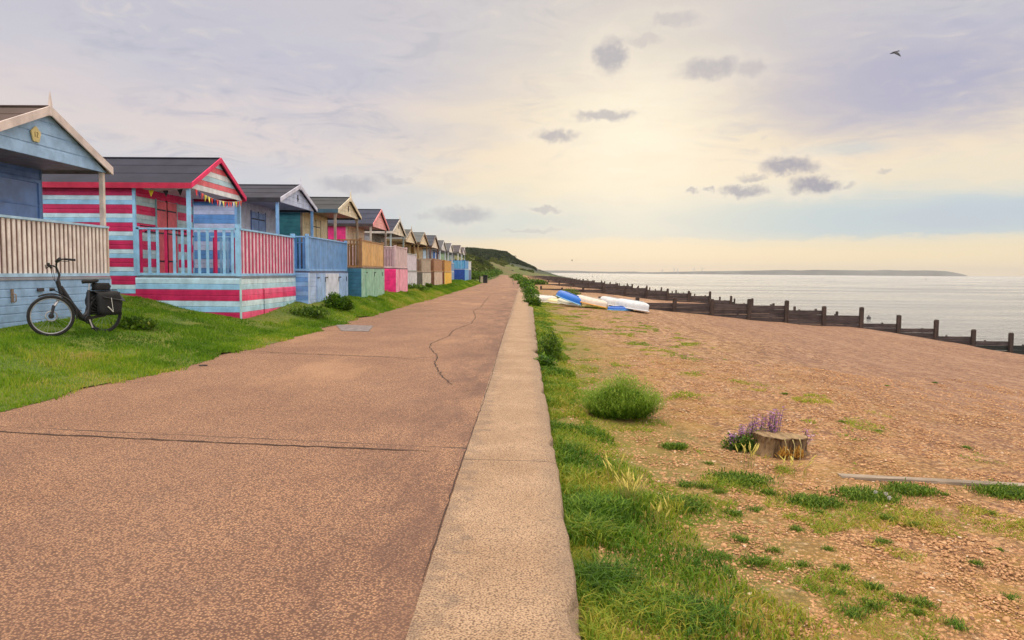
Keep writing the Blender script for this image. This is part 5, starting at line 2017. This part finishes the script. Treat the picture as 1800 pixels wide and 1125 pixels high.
lush(1062, 1050, .20, .20, 900, 'deep green grass clump right by the sea wall, near the bottom of the picture', BUSH)
lush(1120, 1095, .24, .17, 900, 'broad arching grass clump in the near verge, right of the worn wall edge', GRASS_R)
lush(1215, 1100, .24, .15, 800, 'bright arching grass clump at the lower edge where grass meets shingle', BUSH)
lush(1035, 965, .13, .22, 420, 'tall pale green grass clump hard against the worn sea wall edge', GRASS_R)
lush(1000, 800, .16, .15, 500, 'shaggy grass clump beside the joint of the sea wall', GRASS_R)


# wild barley: drooping straw coloured ears
def barley(px, py, n, sp, label, hh=.22):
    q = gp(px, py, -.28)
    zz = float(z_beach(np.array([q.x]), np.array([q.y]))[0])
    root = empty('wild_barley', (q.x, q.y, zz), label, 'grass clump')
    for k in range(n):
        ms, me_ = MB(), MB()
        x, y = q.x + random.gauss(0, sp), q.y + random.gauss(0, sp)
        h_ = hh * random.uniform(.6, 1.15)
        a = random.random() * 6.28
        e = random.uniform(.01, .05)
        p0 = Vector((x, y, zz - .01))
        p1 = Vector((x + math.cos(a) * e * .4, y + math.sin(a) * e * .4, zz + h_ * .65))
        p2 = Vector((x + math.cos(a) * e, y + math.sin(a) * e, zz + h_))
        ms.tube([p0, p1, p2], .0022, 3, cap=False)
        d_ = (p2 - p1).normalized() + Vector((math.cos(a), math.sin(a), 0)) * random.uniform(.1, .5)
        d_.normalize()
        me_.tube([p2, p2 + d_ * .025, p2 + d_ * .055, p2 + d_ * .085], [.003, .0065, .0055, .001], 5)
        ms.build('stalk', plain((150, 146, 70), .8), root)
        me_.build('ear', plain((206, 190, 96), .75, 0, .15, 30), root)


barley(1105, 905, 30, .045, 'clump of yellow wild barley in the grass by the wall', .2)
barley(1160, 945, 9, .05, 'drooping pale barley ears nearer the camera in the grass', .16)
barley(1320, 815, 14, .05, 'yellow green barley ears left of the stump', .17)
barley(1395, 830, 10, .09, 'straw coloured barley stalks in front of the stump', .15)
barley(1085, 870, 8, .05, 'few thin barley stalks standing in the verge grass', .24)


# ------------------------------------------------------------------ stump with flowers
def stump():
    q = gp(1382, 802, -.33)
    zz = float(z_beach(np.array([q.x]), np.array([q.y]))[0])
    c = Vector((q.x, q.y + .2, zz))
    root = empty('tree_stump', c, 'weathered grey brown cut stump standing in the shingle with flowers behind it', 'tree stump')
    n = 40
    vs = []
    levels = [(-.05, 1.25), (.02, 1.07), (.07, .98), (.125, .96), (.18, .99), (.207, 1.03), (.212, .99)]
    for (z, s) in levels:
        for k in range(n):
            a = 2 * math.pi * k / n
            rr = s * (1 + .07 * math.sin(3 * a + .6) + .05 * math.sin(7 * a + 1))
            # rotted hollow in the front face
            hol = math.exp(-((a - R(295)) / .26) ** 2) * .42 + math.exp(-((a - R(255)) / .12) ** 2) * .25
            rr *= 1 - hol * (1 if -.01 < z < .19 else .10)
            gr = .012 * math.sin(a * 19 + 3 * math.sin(z * 20)) + .008 * math.sin(a * 37)
            rx, ry = .275 * rr + gr, .19 * rr + gr
            vs.append((c.x + rx * math.cos(a), c.y + ry * math.sin(a), c.z + z + .018 * math.cos(a) * -1 + .004 * math.sin(4 * a) + .003 * math.sin(9 * a + 1)))
    m = MB()
    L_ = len(levels)
    m.add(vs, [(i * n + k, i * n + (k + 1) % n, (i + 1) * n + (k + 1) % n, (i + 1) * n + k) for i in range(L_ - 1) for k in range(n)], 0, False)
    m.build('bark', wood((142, 116, 82), (64, 46, 32), .9, 'Z'), root)
    m = MB()
    rim = vs[(L_ - 1) * n:]
    inner = [(c.x + (v[0] - c.x) * .6, c.y + (v[1] - c.y) * .6, v[2] - .008) for v in rim]
    m.add(rim + inner + [(c.x, c.y, c.z + .198)], [(k, (k + 1) % n, n + (k + 1) % n, n + k) for k in range(n)] + [(n + k, n + (k + 1) % n, 2 * n) for k in range(n)])
    m.build('cut_face', wood((168, 142, 104), (108, 86, 60), .9, 'Y'), root)
    # tall purple flowering plant behind and beside the stump
    def flowers(spots_, label):
        p0 = Vector((spots_[0][0] + c.x, spots_[0][1] + c.y, 0))
        z0 = float(z_beach(np.array([p0.x]), np.array([p0.y]))[0])
        r_ = empty('purple_flower', (p0.x, p0.y, z0), label, 'flowering plant')
        ms = MB()
        FV, FT = [], []
        for (dx, dy, hh, lx) in spots_:
            x, y = c.x + dx, c.y + dy
            z = float(z_beach(np.array([x]), np.array([y]))[0])
            pts = [Vector((x + lx * t_ ** 1.6, y + .03 * t_, z + hh * t_)) for t_ in (0, .35, .7, 1)]
            ms.tube(pts, [.005, .004, .003, .002], 4, cap=False)
            for k in range(34):
                t_ = .42 + .6 * k / 34
                p = pts[0].lerp(pts[-1], min(t_, 1.02))
                p.x = x + lx * t_ ** 1.6
                off = Vector((random.gauss(0, .021), random.gauss(0, .021), random.gauss(0, .012)))
                p = p + off
                s_ = random.uniform(.009, .016)
                a = random.random() * 6.28
                e = Vector((math.cos(a), math.sin(a), random.uniform(-.5, .8))).normalized() * s_
                g2 = e.cross(Vector((.3, .2, 1))).normalized() * s_
                FV.append((p - e, p - g2, p + e, p + g2))
                FT.append(min(1, max(0, random.gauss(.5, .28))))
        ms.build('stem', plain((84, 100, 52), .7), r_)
        v_ = np.array([[tuple(q_ - Vector(r_.location)) for q_ in f_] for f_ in FV]).reshape(-1, 3)
        i = np.arange(len(FV))[:, None] * 4
        fm_ = leafmat('purple_petal', [(0, (116, 74, 128)), (.35, (176, 120, 180)), (.7, (208, 160, 204)), (1, (228, 204, 220))], .6, .3)
        np_mesh('blossom', v_, np.concatenate([i, i + 1, i + 2, i + 3], 1), fm_, np.repeat(FT, 4), parent=r_)
        return r_
    sp = []
    for k in range(34):
        t_ = k / 33
        sp.append((-.42 + .44 * t_ + random.uniform(-.03, .03), .16 + random.uniform(-.05, .16), .22 + .26 * t_ + random.uniform(-.04, .03), random.uniform(0, .08)))
    r_ = flowers(sp, 'big patch of purple flower spikes rising left behind the stump')
    leaf_cloud((c.x - .36, c.y + .10, c.z), (.26, .16, .14), 1500, .04, DARKL, 'foliage', r_, .8)
    sp = [(.06 + random.uniform(-.03, .03), .28, random.uniform(.3, .42), random.uniform(0, .05)) for k in range(4)]
    flowers(sp, 'slim purple flower spikes rising behind the middle of the stump')
    sp = [(.30 + random.uniform(-.02, .04), .12, random.uniform(.18, .32), random.uniform(.04, .12)) for k in range(5)]
    flowers(sp, 'sparse purple flower spikes leaning out at the right of the stump')
    sp = [(-.50 + random.uniform(-.05, .05), .05, random.uniform(.14, .20), .02) for k in range(4)]
    flowers(sp, 'short purple flowers at the far left of the flower patch')
    # straw grass in the rotted front
    leaf_cloud((c.x - .03, c.y - .24, c.z), (.08, .05, .07), 220, .06, leafmat('straw', [(0, (150, 104, 44)), (.5, (196, 150, 66)), (1, (214, 186, 104))]), 'dry_grass', root, 1.3, .45)
    leaf_cloud((c.x + .12, c.y - .22, c.z), (.06, .05, .07), 200, .06, leafmat('straw', []) if False else MATS[('leaf', 'straw')], 'dry_grass', root, 1.3, .45)
    m = MB()
    for dx, h_ in ((-.04, .24), (.05, .22), (.12, .23), (.0, .12)):
        x, y = c.x + dx, c.y - .27
        m.tube([(x, y, c.z), (x + .01, y, c.z + h_ * .7), (x - .015, y - .01, c.z + h_)], [.003, .003, .006], 4)
    m.build('dry_stalk', plain((206, 196, 140), .8), root)


stump()

# timber plank lying on the shingle
m = MB()
a, b = gp(1476, 826, -.30), gp(1850, 839, -.30)
za_ = float(z_beach(np.array([a.x]), np.array([a.y]))[0])
zb_ = float(z_beach(np.array([b.x]), np.array([b.y]))[0])
m.bar((a.x, a.y, za_ - .005), (b.x, b.y, zb_ + .03), .11, .045)
o = m.build('timber_plank', wood((176, 160, 140), (128, 112, 96), .8, 'X'), None, org=(a.x, a.y, za_))
tag(o, 'long grey timber plank lying flat across the shingle', 'plank')

# dandelion clocks
for (px, py, hh) in ((1556, 868, .07), (1562, 872, .05), (1538, 862, .06)):
    q = gp(px, py + 6, -.31)
    zz = float(z_beach(np.array([q.x]), np.array([q.y]))[0])
    r_ = empty('dandelion', (q.x, q.y, zz), 'white dandelion clock on a thin stalk above the dark weed mat', 'flower', 'dandelion clocks')
    m = MB()
    m.tube([(q.x, q.y, zz), (q.x + .005, q.y, zz + hh)], .002, 4)
    m.build('stalk', plain((150, 150, 90), .7), r_)
    m = MB()
    for k in range(60):
        u = Vector((random.gauss(0, 1), random.gauss(0, 1), random.gauss(0, 1))).normalized()
        p = Vector((q.x + .005, q.y, zz + hh))
        m.tube([p, p + u * .017], [.0004, .0022], 3, cap=False)
    m.build('seed_head', plain((226, 222, 214), .8), r_)


# ------------------------------------------------------------------ litter bin by the far path
def bins():
    q = gp(853, 494.5, 0)
    Y = 104.0
    x = dp(853, 494, Y).x
    root = empty('litter_bin', (x, Y, .05), 'black litter bin standing on the grass at the edge of the far promenade', 'litter bin')
    blk = plain((24, 25, 28), .45, 0, .1, 5, 0)
    m = MB()
    m.box((x - .3, Y - .3, .05), (x + .3, Y + .3, .85))
    m.box((x - .3, Y - .3, .85), (x - .24, Y + .3, 1.08))
    m.box((x + .24, Y - .3, .85), (x + .3, Y + .3, 1.08))
    m.box((x - .24, Y + .2, .85), (x + .24, Y + .3, 1.08))
    m.build('bin_body', blk, root)
    m = MB()
    m.tube([(x - .32, Y, 1.08), (x - .32, Y, 1.14)], .001, 3)
    m.box((x - .34, Y - .34, 1.08), (x + .34, Y + .34, 1.16))
    m.build('bin_lid', blk, root)
    Y2 = 106.
    x2 = dp(843.5, 494, Y2).x
    root = empty('dog_bin_post', (x2, Y2, .1), 'short dark post beside a pale grey box left of the black litter bin', 'post')
    m = MB()
    m.box((x2 - .10, Y2 - .08, .1), (x2 + .06, Y2 + .08, 1.0))
    m.build('post', plain((60, 50, 44), .8), root)
    m = MB()
    m.box((x2 + .12, Y2 - .15, .1), (x2 + .42, Y2 + .15, .95))
    m.build('box', plain((176, 166, 146), .8), root)


bins()

# ------------------------------------------------------------------ headland: woods, trees, houses
WOODS = leafmat('far_wood', [(0, (34, 44, 30)), (.5, (52, 64, 42)), (1, (74, 84, 52))], .9, .1)


def woods():
    N = 60000
    x = rng.uniform(-75, 9, N)
    y = rng.uniform(470, 640, N)
    z = z_hill(x, y)
    edge = np.interp(x, [-75, -40, -14, -5, 9], [4, 5.5, 4.5, 3, 1.5])
    keep = (z > edge + 2.0 * fbm(x * .2, y * .1)) & (z > np.interp(y, [470, 520, 560], [9.5, 7, 0]))
    x, y, z = x[keep], y[keep], z[keep]
    n = len(x)
    H = 1.4 * fbm(x * .25, y * .15) + rng.random(n) * .6
    P = np.stack([x, y, z + H * rng.random(n)], -1)
    a = rng.random(n) * 6.28
    s = rng.uniform(.5, 1.1, n)
    e1 = np.stack([np.cos(a) * s, np.sin(a) * s, rng.uniform(-.3, .3, n)], -1)
    e2 = np.stack([rng.uniform(-.3, .3, n), rng.uniform(-.4, .4, n), s], -1)
    v = np.stack([P - e1, P - e2 * .6, P + e1, P + e2 * .6], 1).reshape(-1, 3)
    i = np.arange(n)[:, None] * 4
    t = np.repeat(np.clip(fbm(x * .3, z * .5) + rng.normal(0, .15, n), 0, 1), 4)
    tag(np_mesh('woodland', v, np.concatenate([i, i + 1, i + 2, i + 3], 1), WOODS, t), 'dark woodland and scrub covering the far headland', 'woodland', kind='stuff')


woods()


def slope_scrub():
    N = 70000
    y = rng.uniform(112, 520, N)
    x = xl(y) - 1.5 - rng.random(N) ** 1.4 * 60
    far = rng.random(N) < .25
    x = np.where(far, rng.uniform(-30, 6, N), x)
    y = np.where(far, rng.uniform(440, 520, N), y)
    m = fbm(x * .16 + 4, y * .035 + 8, 5)
    keep = m > .52
    x, y, m = x[keep], y[keep], m[keep]
    z = np.where(y > 440, z_hill(x, y), z_left(x, y))
    n = len(x)
    P = np.stack([x, y, z + (m - .5) * 7 * rng.random(n)], -1)
    a = rng.random(n) * 6.28
    s = rng.uniform(.10, .24, n) * (1 + y / 260)
    e1 = np.stack([np.cos(a) * s, np.sin(a) * s, rng.uniform(-.3, .3, n) * s], -1)
    e2 = np.stack([rng.uniform(-.3, .3, n) * s, rng.uniform(-.4, .4, n) * s, s], -1)
    v = np.stack([P - e1, P - e2 * .6, P + e1, P + e2 * .6], 1).reshape(-1, 3)
    i = np.arange(n)[:, None] * 4
    t = np.repeat(np.clip((fbm(x * .2 + 9, y * .05) - .2) + rng.normal(0, .18, n), 0, 1), 4)
    mt = leafmat('slope_scrub', [(0, (50, 62, 30)), (.4, (78, 90, 36)), (.75, (112, 112, 52)), (1, (140, 124, 78))], .9, .15)
    tag(np_mesh('scrub', v, np.concatenate([i, i + 1, i + 2, i + 3], 1), mt, t), 'olive scrub and rough grass covering the slope behind the far huts', 'scrub', kind='stuff')


slope_scrub()


def tree(px, py, Y, h, r, label, group='trees on the far headland', zfun=z_hill, flat=.6):
    p = dp(px, py, Y)
    zg = float(zfun(np.array([p.x]), np.array([Y]))[0])
    root = empty('tree', (p.x, Y, zg), label, 'tree', group)
    zt = p.z
    leaf_cloud((p.x, Y, zt - r * flat * .6), (r, r, r * flat), 420, r * .35, WOODS, 'crown', root, .6)
    m = MB()
    m.tube([(p.x, Y, zg - .3), (p.x + .1, Y, (zg + zt) / 2), (p.x, Y, zt)], [r * .1, r * .08, r * .04], 6)
    m.tube([(p.x + .1, Y, (zg + zt) / 2), (p.x + r * .5, Y, zt)], [r * .05, r * .02], 5)
    m.build('trunk', plain((60, 50, 42), .9), root)


tree(902, 451.5, 600, 6, 2.4, 'windswept lone tree standing out on the headland ridge')
tree(833, 447, 420, 4, 1.0, 'slim tree on the slope left of the dark ridge', zfun=z_left)
tree(928, 470, 600, 5, 3.0, 'round tree at the seaward end of the dark ridge')
tree(840, 442, 600, 5, 3.4, 'broad tree at the top left of the dark ridge')
for (px, py, Y, r, lb) in [(841, 456.5, 215, 1.5, 'dark rounded bush on the slope beyond the last hut'), (836, 457.5, 216, 1.1, 'smaller dark bush just left of the rounded one on the slope'),
                           (846, 456.8, 214, .9, 'small dark bush at the right of the pair on the slope')]:
    p = dp(px, py, Y)
    root = empty('bush', (p.x, Y, p.z - r * .5), lb, 'bush')
    zg = float(z_left(np.array([p.x]), np.array([Y]))[0])
    root.location.z = zg
    leaf_cloud((p.x, Y, zg), (r, r, max(.8, (p.z - zg) * .8 + .4)), 900, .3, WOODS, 'foliage', root, .6)
# scrub at the foot of the slope
sc_spots = [(838, 492, 112), (848, 489, 130), (862, 488, 150), (833, 489, 120), (874, 485, 190), (885, 483, 250), (855, 486, 165), (868, 484, 215), (878, 481.5, 290), (893, 480, 380)]
for k, (px, py, Y) in enumerate(sc_spots):
    p = dp(px, py, Y)
    x = min(p.x, float(xl(Y)) - 1.2)
    shrub('scrub', px, py, 0, (1.2 + Y * .006, 1.4, .6 + Y * .0025), 900, .12 + Y * .0014, 'scrubby green bush at the foot of the grassy slope beyond the huts', 'bush', BUSH if k % 3 else DARKL, 'scrub bushes at the foot of the slope', True, pos=Vector((x, Y, 0)))


def house(px0, px1, pyt, Y, wall, roofc, label, zf=z_hill, dep=7, hip=.4):
    a, b = dp(px0, pyt, Y), dp(px1, pyt, Y)
    xc = (a.x + b.x) / 2
    zg = float(zf(np.array([xc]), np.array([Y]))[0])
    zt = a.z
    root = empty('house', (xc, Y, zg), label, 'house', 'small houses under the headland')
    H = max(1.6, zt - zg)
    ze = zt - max(.7, H * .35)
    x0, x1 = a.x, b.x
    wm = plain(wall, .8, 0, .05, 1, 0)
    m = MB()
    m.box((x0, Y, zg - 1), (x1, Y + dep, ze))
    m.build('wall', wm, root)
    m = MB()
    ov = .3
    m.add([(x0 - ov, Y - ov, ze), (x1 + ov, Y - ov, ze), (x1 + ov, Y + dep + ov, ze), (x0 - ov, Y + dep + ov, ze), (x0 + (x1 - x0) * .15, Y + dep / 2, zt), (x1 - (x1 - x0) * .15, Y + dep / 2, zt)],
          [(0, 1, 5, 4), (2, 3, 4, 5), (1, 2, 5), (3, 0, 4), (0, 3, 2, 1)])
    rf = m.build('roof', plain(roofc, .8, 0, .05, 1, 0), root)
    m = MB()
    m.box((x0 + (x1 - x0) * .3, Y + dep / 2 - .4, zt - .6), (x0 + (x1 - x0) * .3 + .8, Y + dep / 2 + .4, zt + .6))
    m.build('chimney', plain((120, 90, 76), .9), rf)
    n = max(2, int((x1 - x0) / 2.2))
    for k in range(n):
        xa = x0 + (x1 - x0) * (k + .3) / n
        m = MB()
        m.box((xa, Y - .03, zg + (ze - zg) * .4), (xa + .9, Y + .02, zg + (ze - zg) * .4 + 1.0))
        m.build('window', plain((58, 62, 72), .3), root)


house(902.5, 909, 463.8, 560, (232, 222, 214), (214, 204, 196), 'small white house on the green slope under the dark ridge')
house(920, 932, 472.5, 530, (214, 206, 186), (170, 158, 136), 'cream low house left of the grey gabled house')
house(933, 945, 471, 620, (150, 140, 142), (96, 84, 80), 'grey gabled house at the foot of the headland')
house(945.5, 951, 475, 600, (168, 158, 152), (112, 98, 92), 'brown roofed house just right of the grey gabled house')
house(938, 944, 477.3, 520, (232, 226, 214), (140, 120, 108), 'little pale cabin in front of the grey gabled house')
house(951.5, 955, 478.2, 560, (240, 238, 232), (168, 160, 156), 'tiny white cabin nearest the water')
house(897.5, 901.5, 478.6, 430, (238, 228, 216), (180, 160, 140), 'tiny white hut where the promenade disappears', z_hill, 3)
house(903, 910, 479.2, 440, (222, 208, 194), (150, 130, 116), 'pinkish hut just right of where the promenade disappears', z_hill, 3)
house(912, 918, 479.6, 440, (206, 186, 150), (140, 116, 90), 'tan hut behind the far shrubs', z_hill, 3)


# ------------------------------------------------------------------ wind turbines, buoys, birds
def turbine(px, Y, hpx, k):
    p = dp(px, 480, Y)
    top = dp(px, 479.5 - hpx, Y)
    root = empty('wind_turbine', (p.x, Y, SEA_Z), f'faint wind turbine on the sea horizon, {["leftmost","second from the left","middle one","fourth from the left","rightmost"][k]} of five', 'wind turbine', 'wind turbines on the horizon')
    mt = plain((200, 200, 204), .5)
    m = MB()
    hub = top.z * .66
    m.tube([(p.x, Y, SEA_Z), (p.x, Y, hub)], [2.6, 1.5], 8)
    m.build('tower', mt, root)
    m = MB()
    m.box((p.x - 2, Y - 4, hub - 1.6), (p.x + 2, Y + 5, hub + 1.6))
    m.build('nacelle', mt, root)
    for j in range(3):
        a = k * .7 + j * 2.094 + 1.57
        m = MB()
        e = Vector((p.x + math.cos(a) * hub * .5, Y - 5, hub + math.sin(a) * hub * .5))
        m.tube([(p.x, Y - 5, hub), e], [1.6, .4], 5)
        m.build('rotor_blade', mt, root)


for k, (px, hpx) in enumerate([(1164, 8), (1185, 11), (1191, 10), (1220, 11), (1234, 12)]):
    turbine(px, 7000, hpx, k)


def buoy(px, py, s, label, col=(60, 56, 58), tall=2.0):
    q = gp(px, py, SEA_Z)
    root = empty('buoy', q, label, 'buoy')
    m = MB()
    m.tube([(q.x, q.y, q.z - .3 * s), (q.x, q.y, q.z + .3 * s), (q.x, q.y, q.z + .5 * s)], [s * .4, s * .5, s * .2], 10)
    m.build('float', plain(col, .6), root)
    m = MB()
    m.tube([(q.x, q.y, q.z + .4 * s), (q.x, q.y, q.z + tall * s)], [s * .08, s * .05], 6)
    m.tube([(q.x, q.y, q.z + tall * s), (q.x, q.y, q.z + (tall + .3) * s)], [s * .2, .01], 6)
    m.build('mast', plain(col, .6), root)


buoy(1041.5, 487, 1.2, 'thin dark beacon standing in the water left of centre', tall=3.0)
buoy(1049, 487.5, .9, 'smaller faint beacon beside the dark one', (110, 104, 100), 2.2)
buoy(1628, 492.5, 1.3, 'small dark buoy out at sea near the island end', tall=1.3)
buoy(1527, 560, .55, 'small round dark buoy floating just behind the groyne', tall=.6)


def bird(px, py, dist, span, label, dark=(38, 38, 46)):
    d = ray(px, py).normalized()
    c = Vector((0, 0, EYE)) + d * dist
    root = empty('bird', c, label, 'bird')
    mt = plain(dark, .7)
    s = span
    ax = Vector((-.75, .1, -.25)).normalized()    # heading left
    m = MB()
    P = [(-.34, .012), (-.28, .03), (-.2, .05), (-.05, .075), (.1, .06), (.22, .03), (.30, .045)]
    m.tube([c + ax * (-u) * s + Vector((0, 0, 0)) for u, r in P], [r * s for u, r in P], 8)
    m.tube([c + ax * .34 * s, c + ax * .40 * s], [.012 * s, .002 * s], 5)
    m.tube([c - ax * .28 * s, c - ax * .38 * s + Vector((0, .0, -.02 * s))], [.035 * s, .05 * s], 6)
    body = m.build('body', mt, root)
    # wings
    def wing(pts, name='wing'):
        m = MB()
        n = len(pts)
        vs = []
        for (p, chord) in pts:
            vs += [p + ax * chord * .5 + Vector((0, 0, .012 * s)), p - ax * chord * .5, p + ax * chord * .5 - Vector((0, 0, .012 * s))]
        fs = []
        for i in range(n - 1):
            for k in range(3):
                fs.append((i * 3 + k, i * 3 + (k + 1) % 3, (i + 1) * 3 + (k + 1) % 3, (i + 1) * 3 + k))
        m.add(vs, fs, 0, True)
        m.build(name, mt, root)
    wing([(c + Vector((0, -.03, .03)) * s, .24 * s), (c + Vector((.12, -.25, -.16)) * s, .24 * s), (c + Vector((.20, -.42, -.34)) * s, .13 * s), (c + Vector((.28, -.5, -.46)) * s, .02 * s)])
    wing([(c + Vector((0, .03, .04)) * s, .22 * s), (c + Vector((.12, .3, .10)) * s, .18 * s), (c + Vector((.30, .5, .09)) * s, .12 * s), (c + Vector((.46, .6, .02)) * s, .02 * s)])


bird(1572, 92, 38, .55, 'dark bird flying with wings spread, high over the sea')
bird(1005, 457, 170, .7, 'tiny distant bird low over the shore', (120, 110, 100))


# ------------------------------------------------------------------ haze
def haze():
    m = MB()
    m.box((-11500, -300, SEA_Z - 3), (11500, 11500, 125))
    mt = bpy.data.materials.new('haze')
    mt.use_nodes = True
    nt = mt.node_tree
    for n in list(nt.nodes):
        if n.type != 'OUTPUT_MATERIAL':
            nt.nodes.remove(n)
    out = [n for n in nt.nodes if n.type == 'OUTPUT_MATERIAL'][0]
    v = nt.nodes.new('ShaderNodeVolumePrincipled')
    v.inputs['Color'].default_value = (.86, .85, .88, 1)
    v.inputs['Density'].default_value = 0.00006
    v.inputs['Anisotropy'].default_value = 0.1
    nt.links.new(v.outputs[0], out.inputs['Volume'])
    o = m.build('haze', mt)
    tag(o, kind='stuff')


haze()
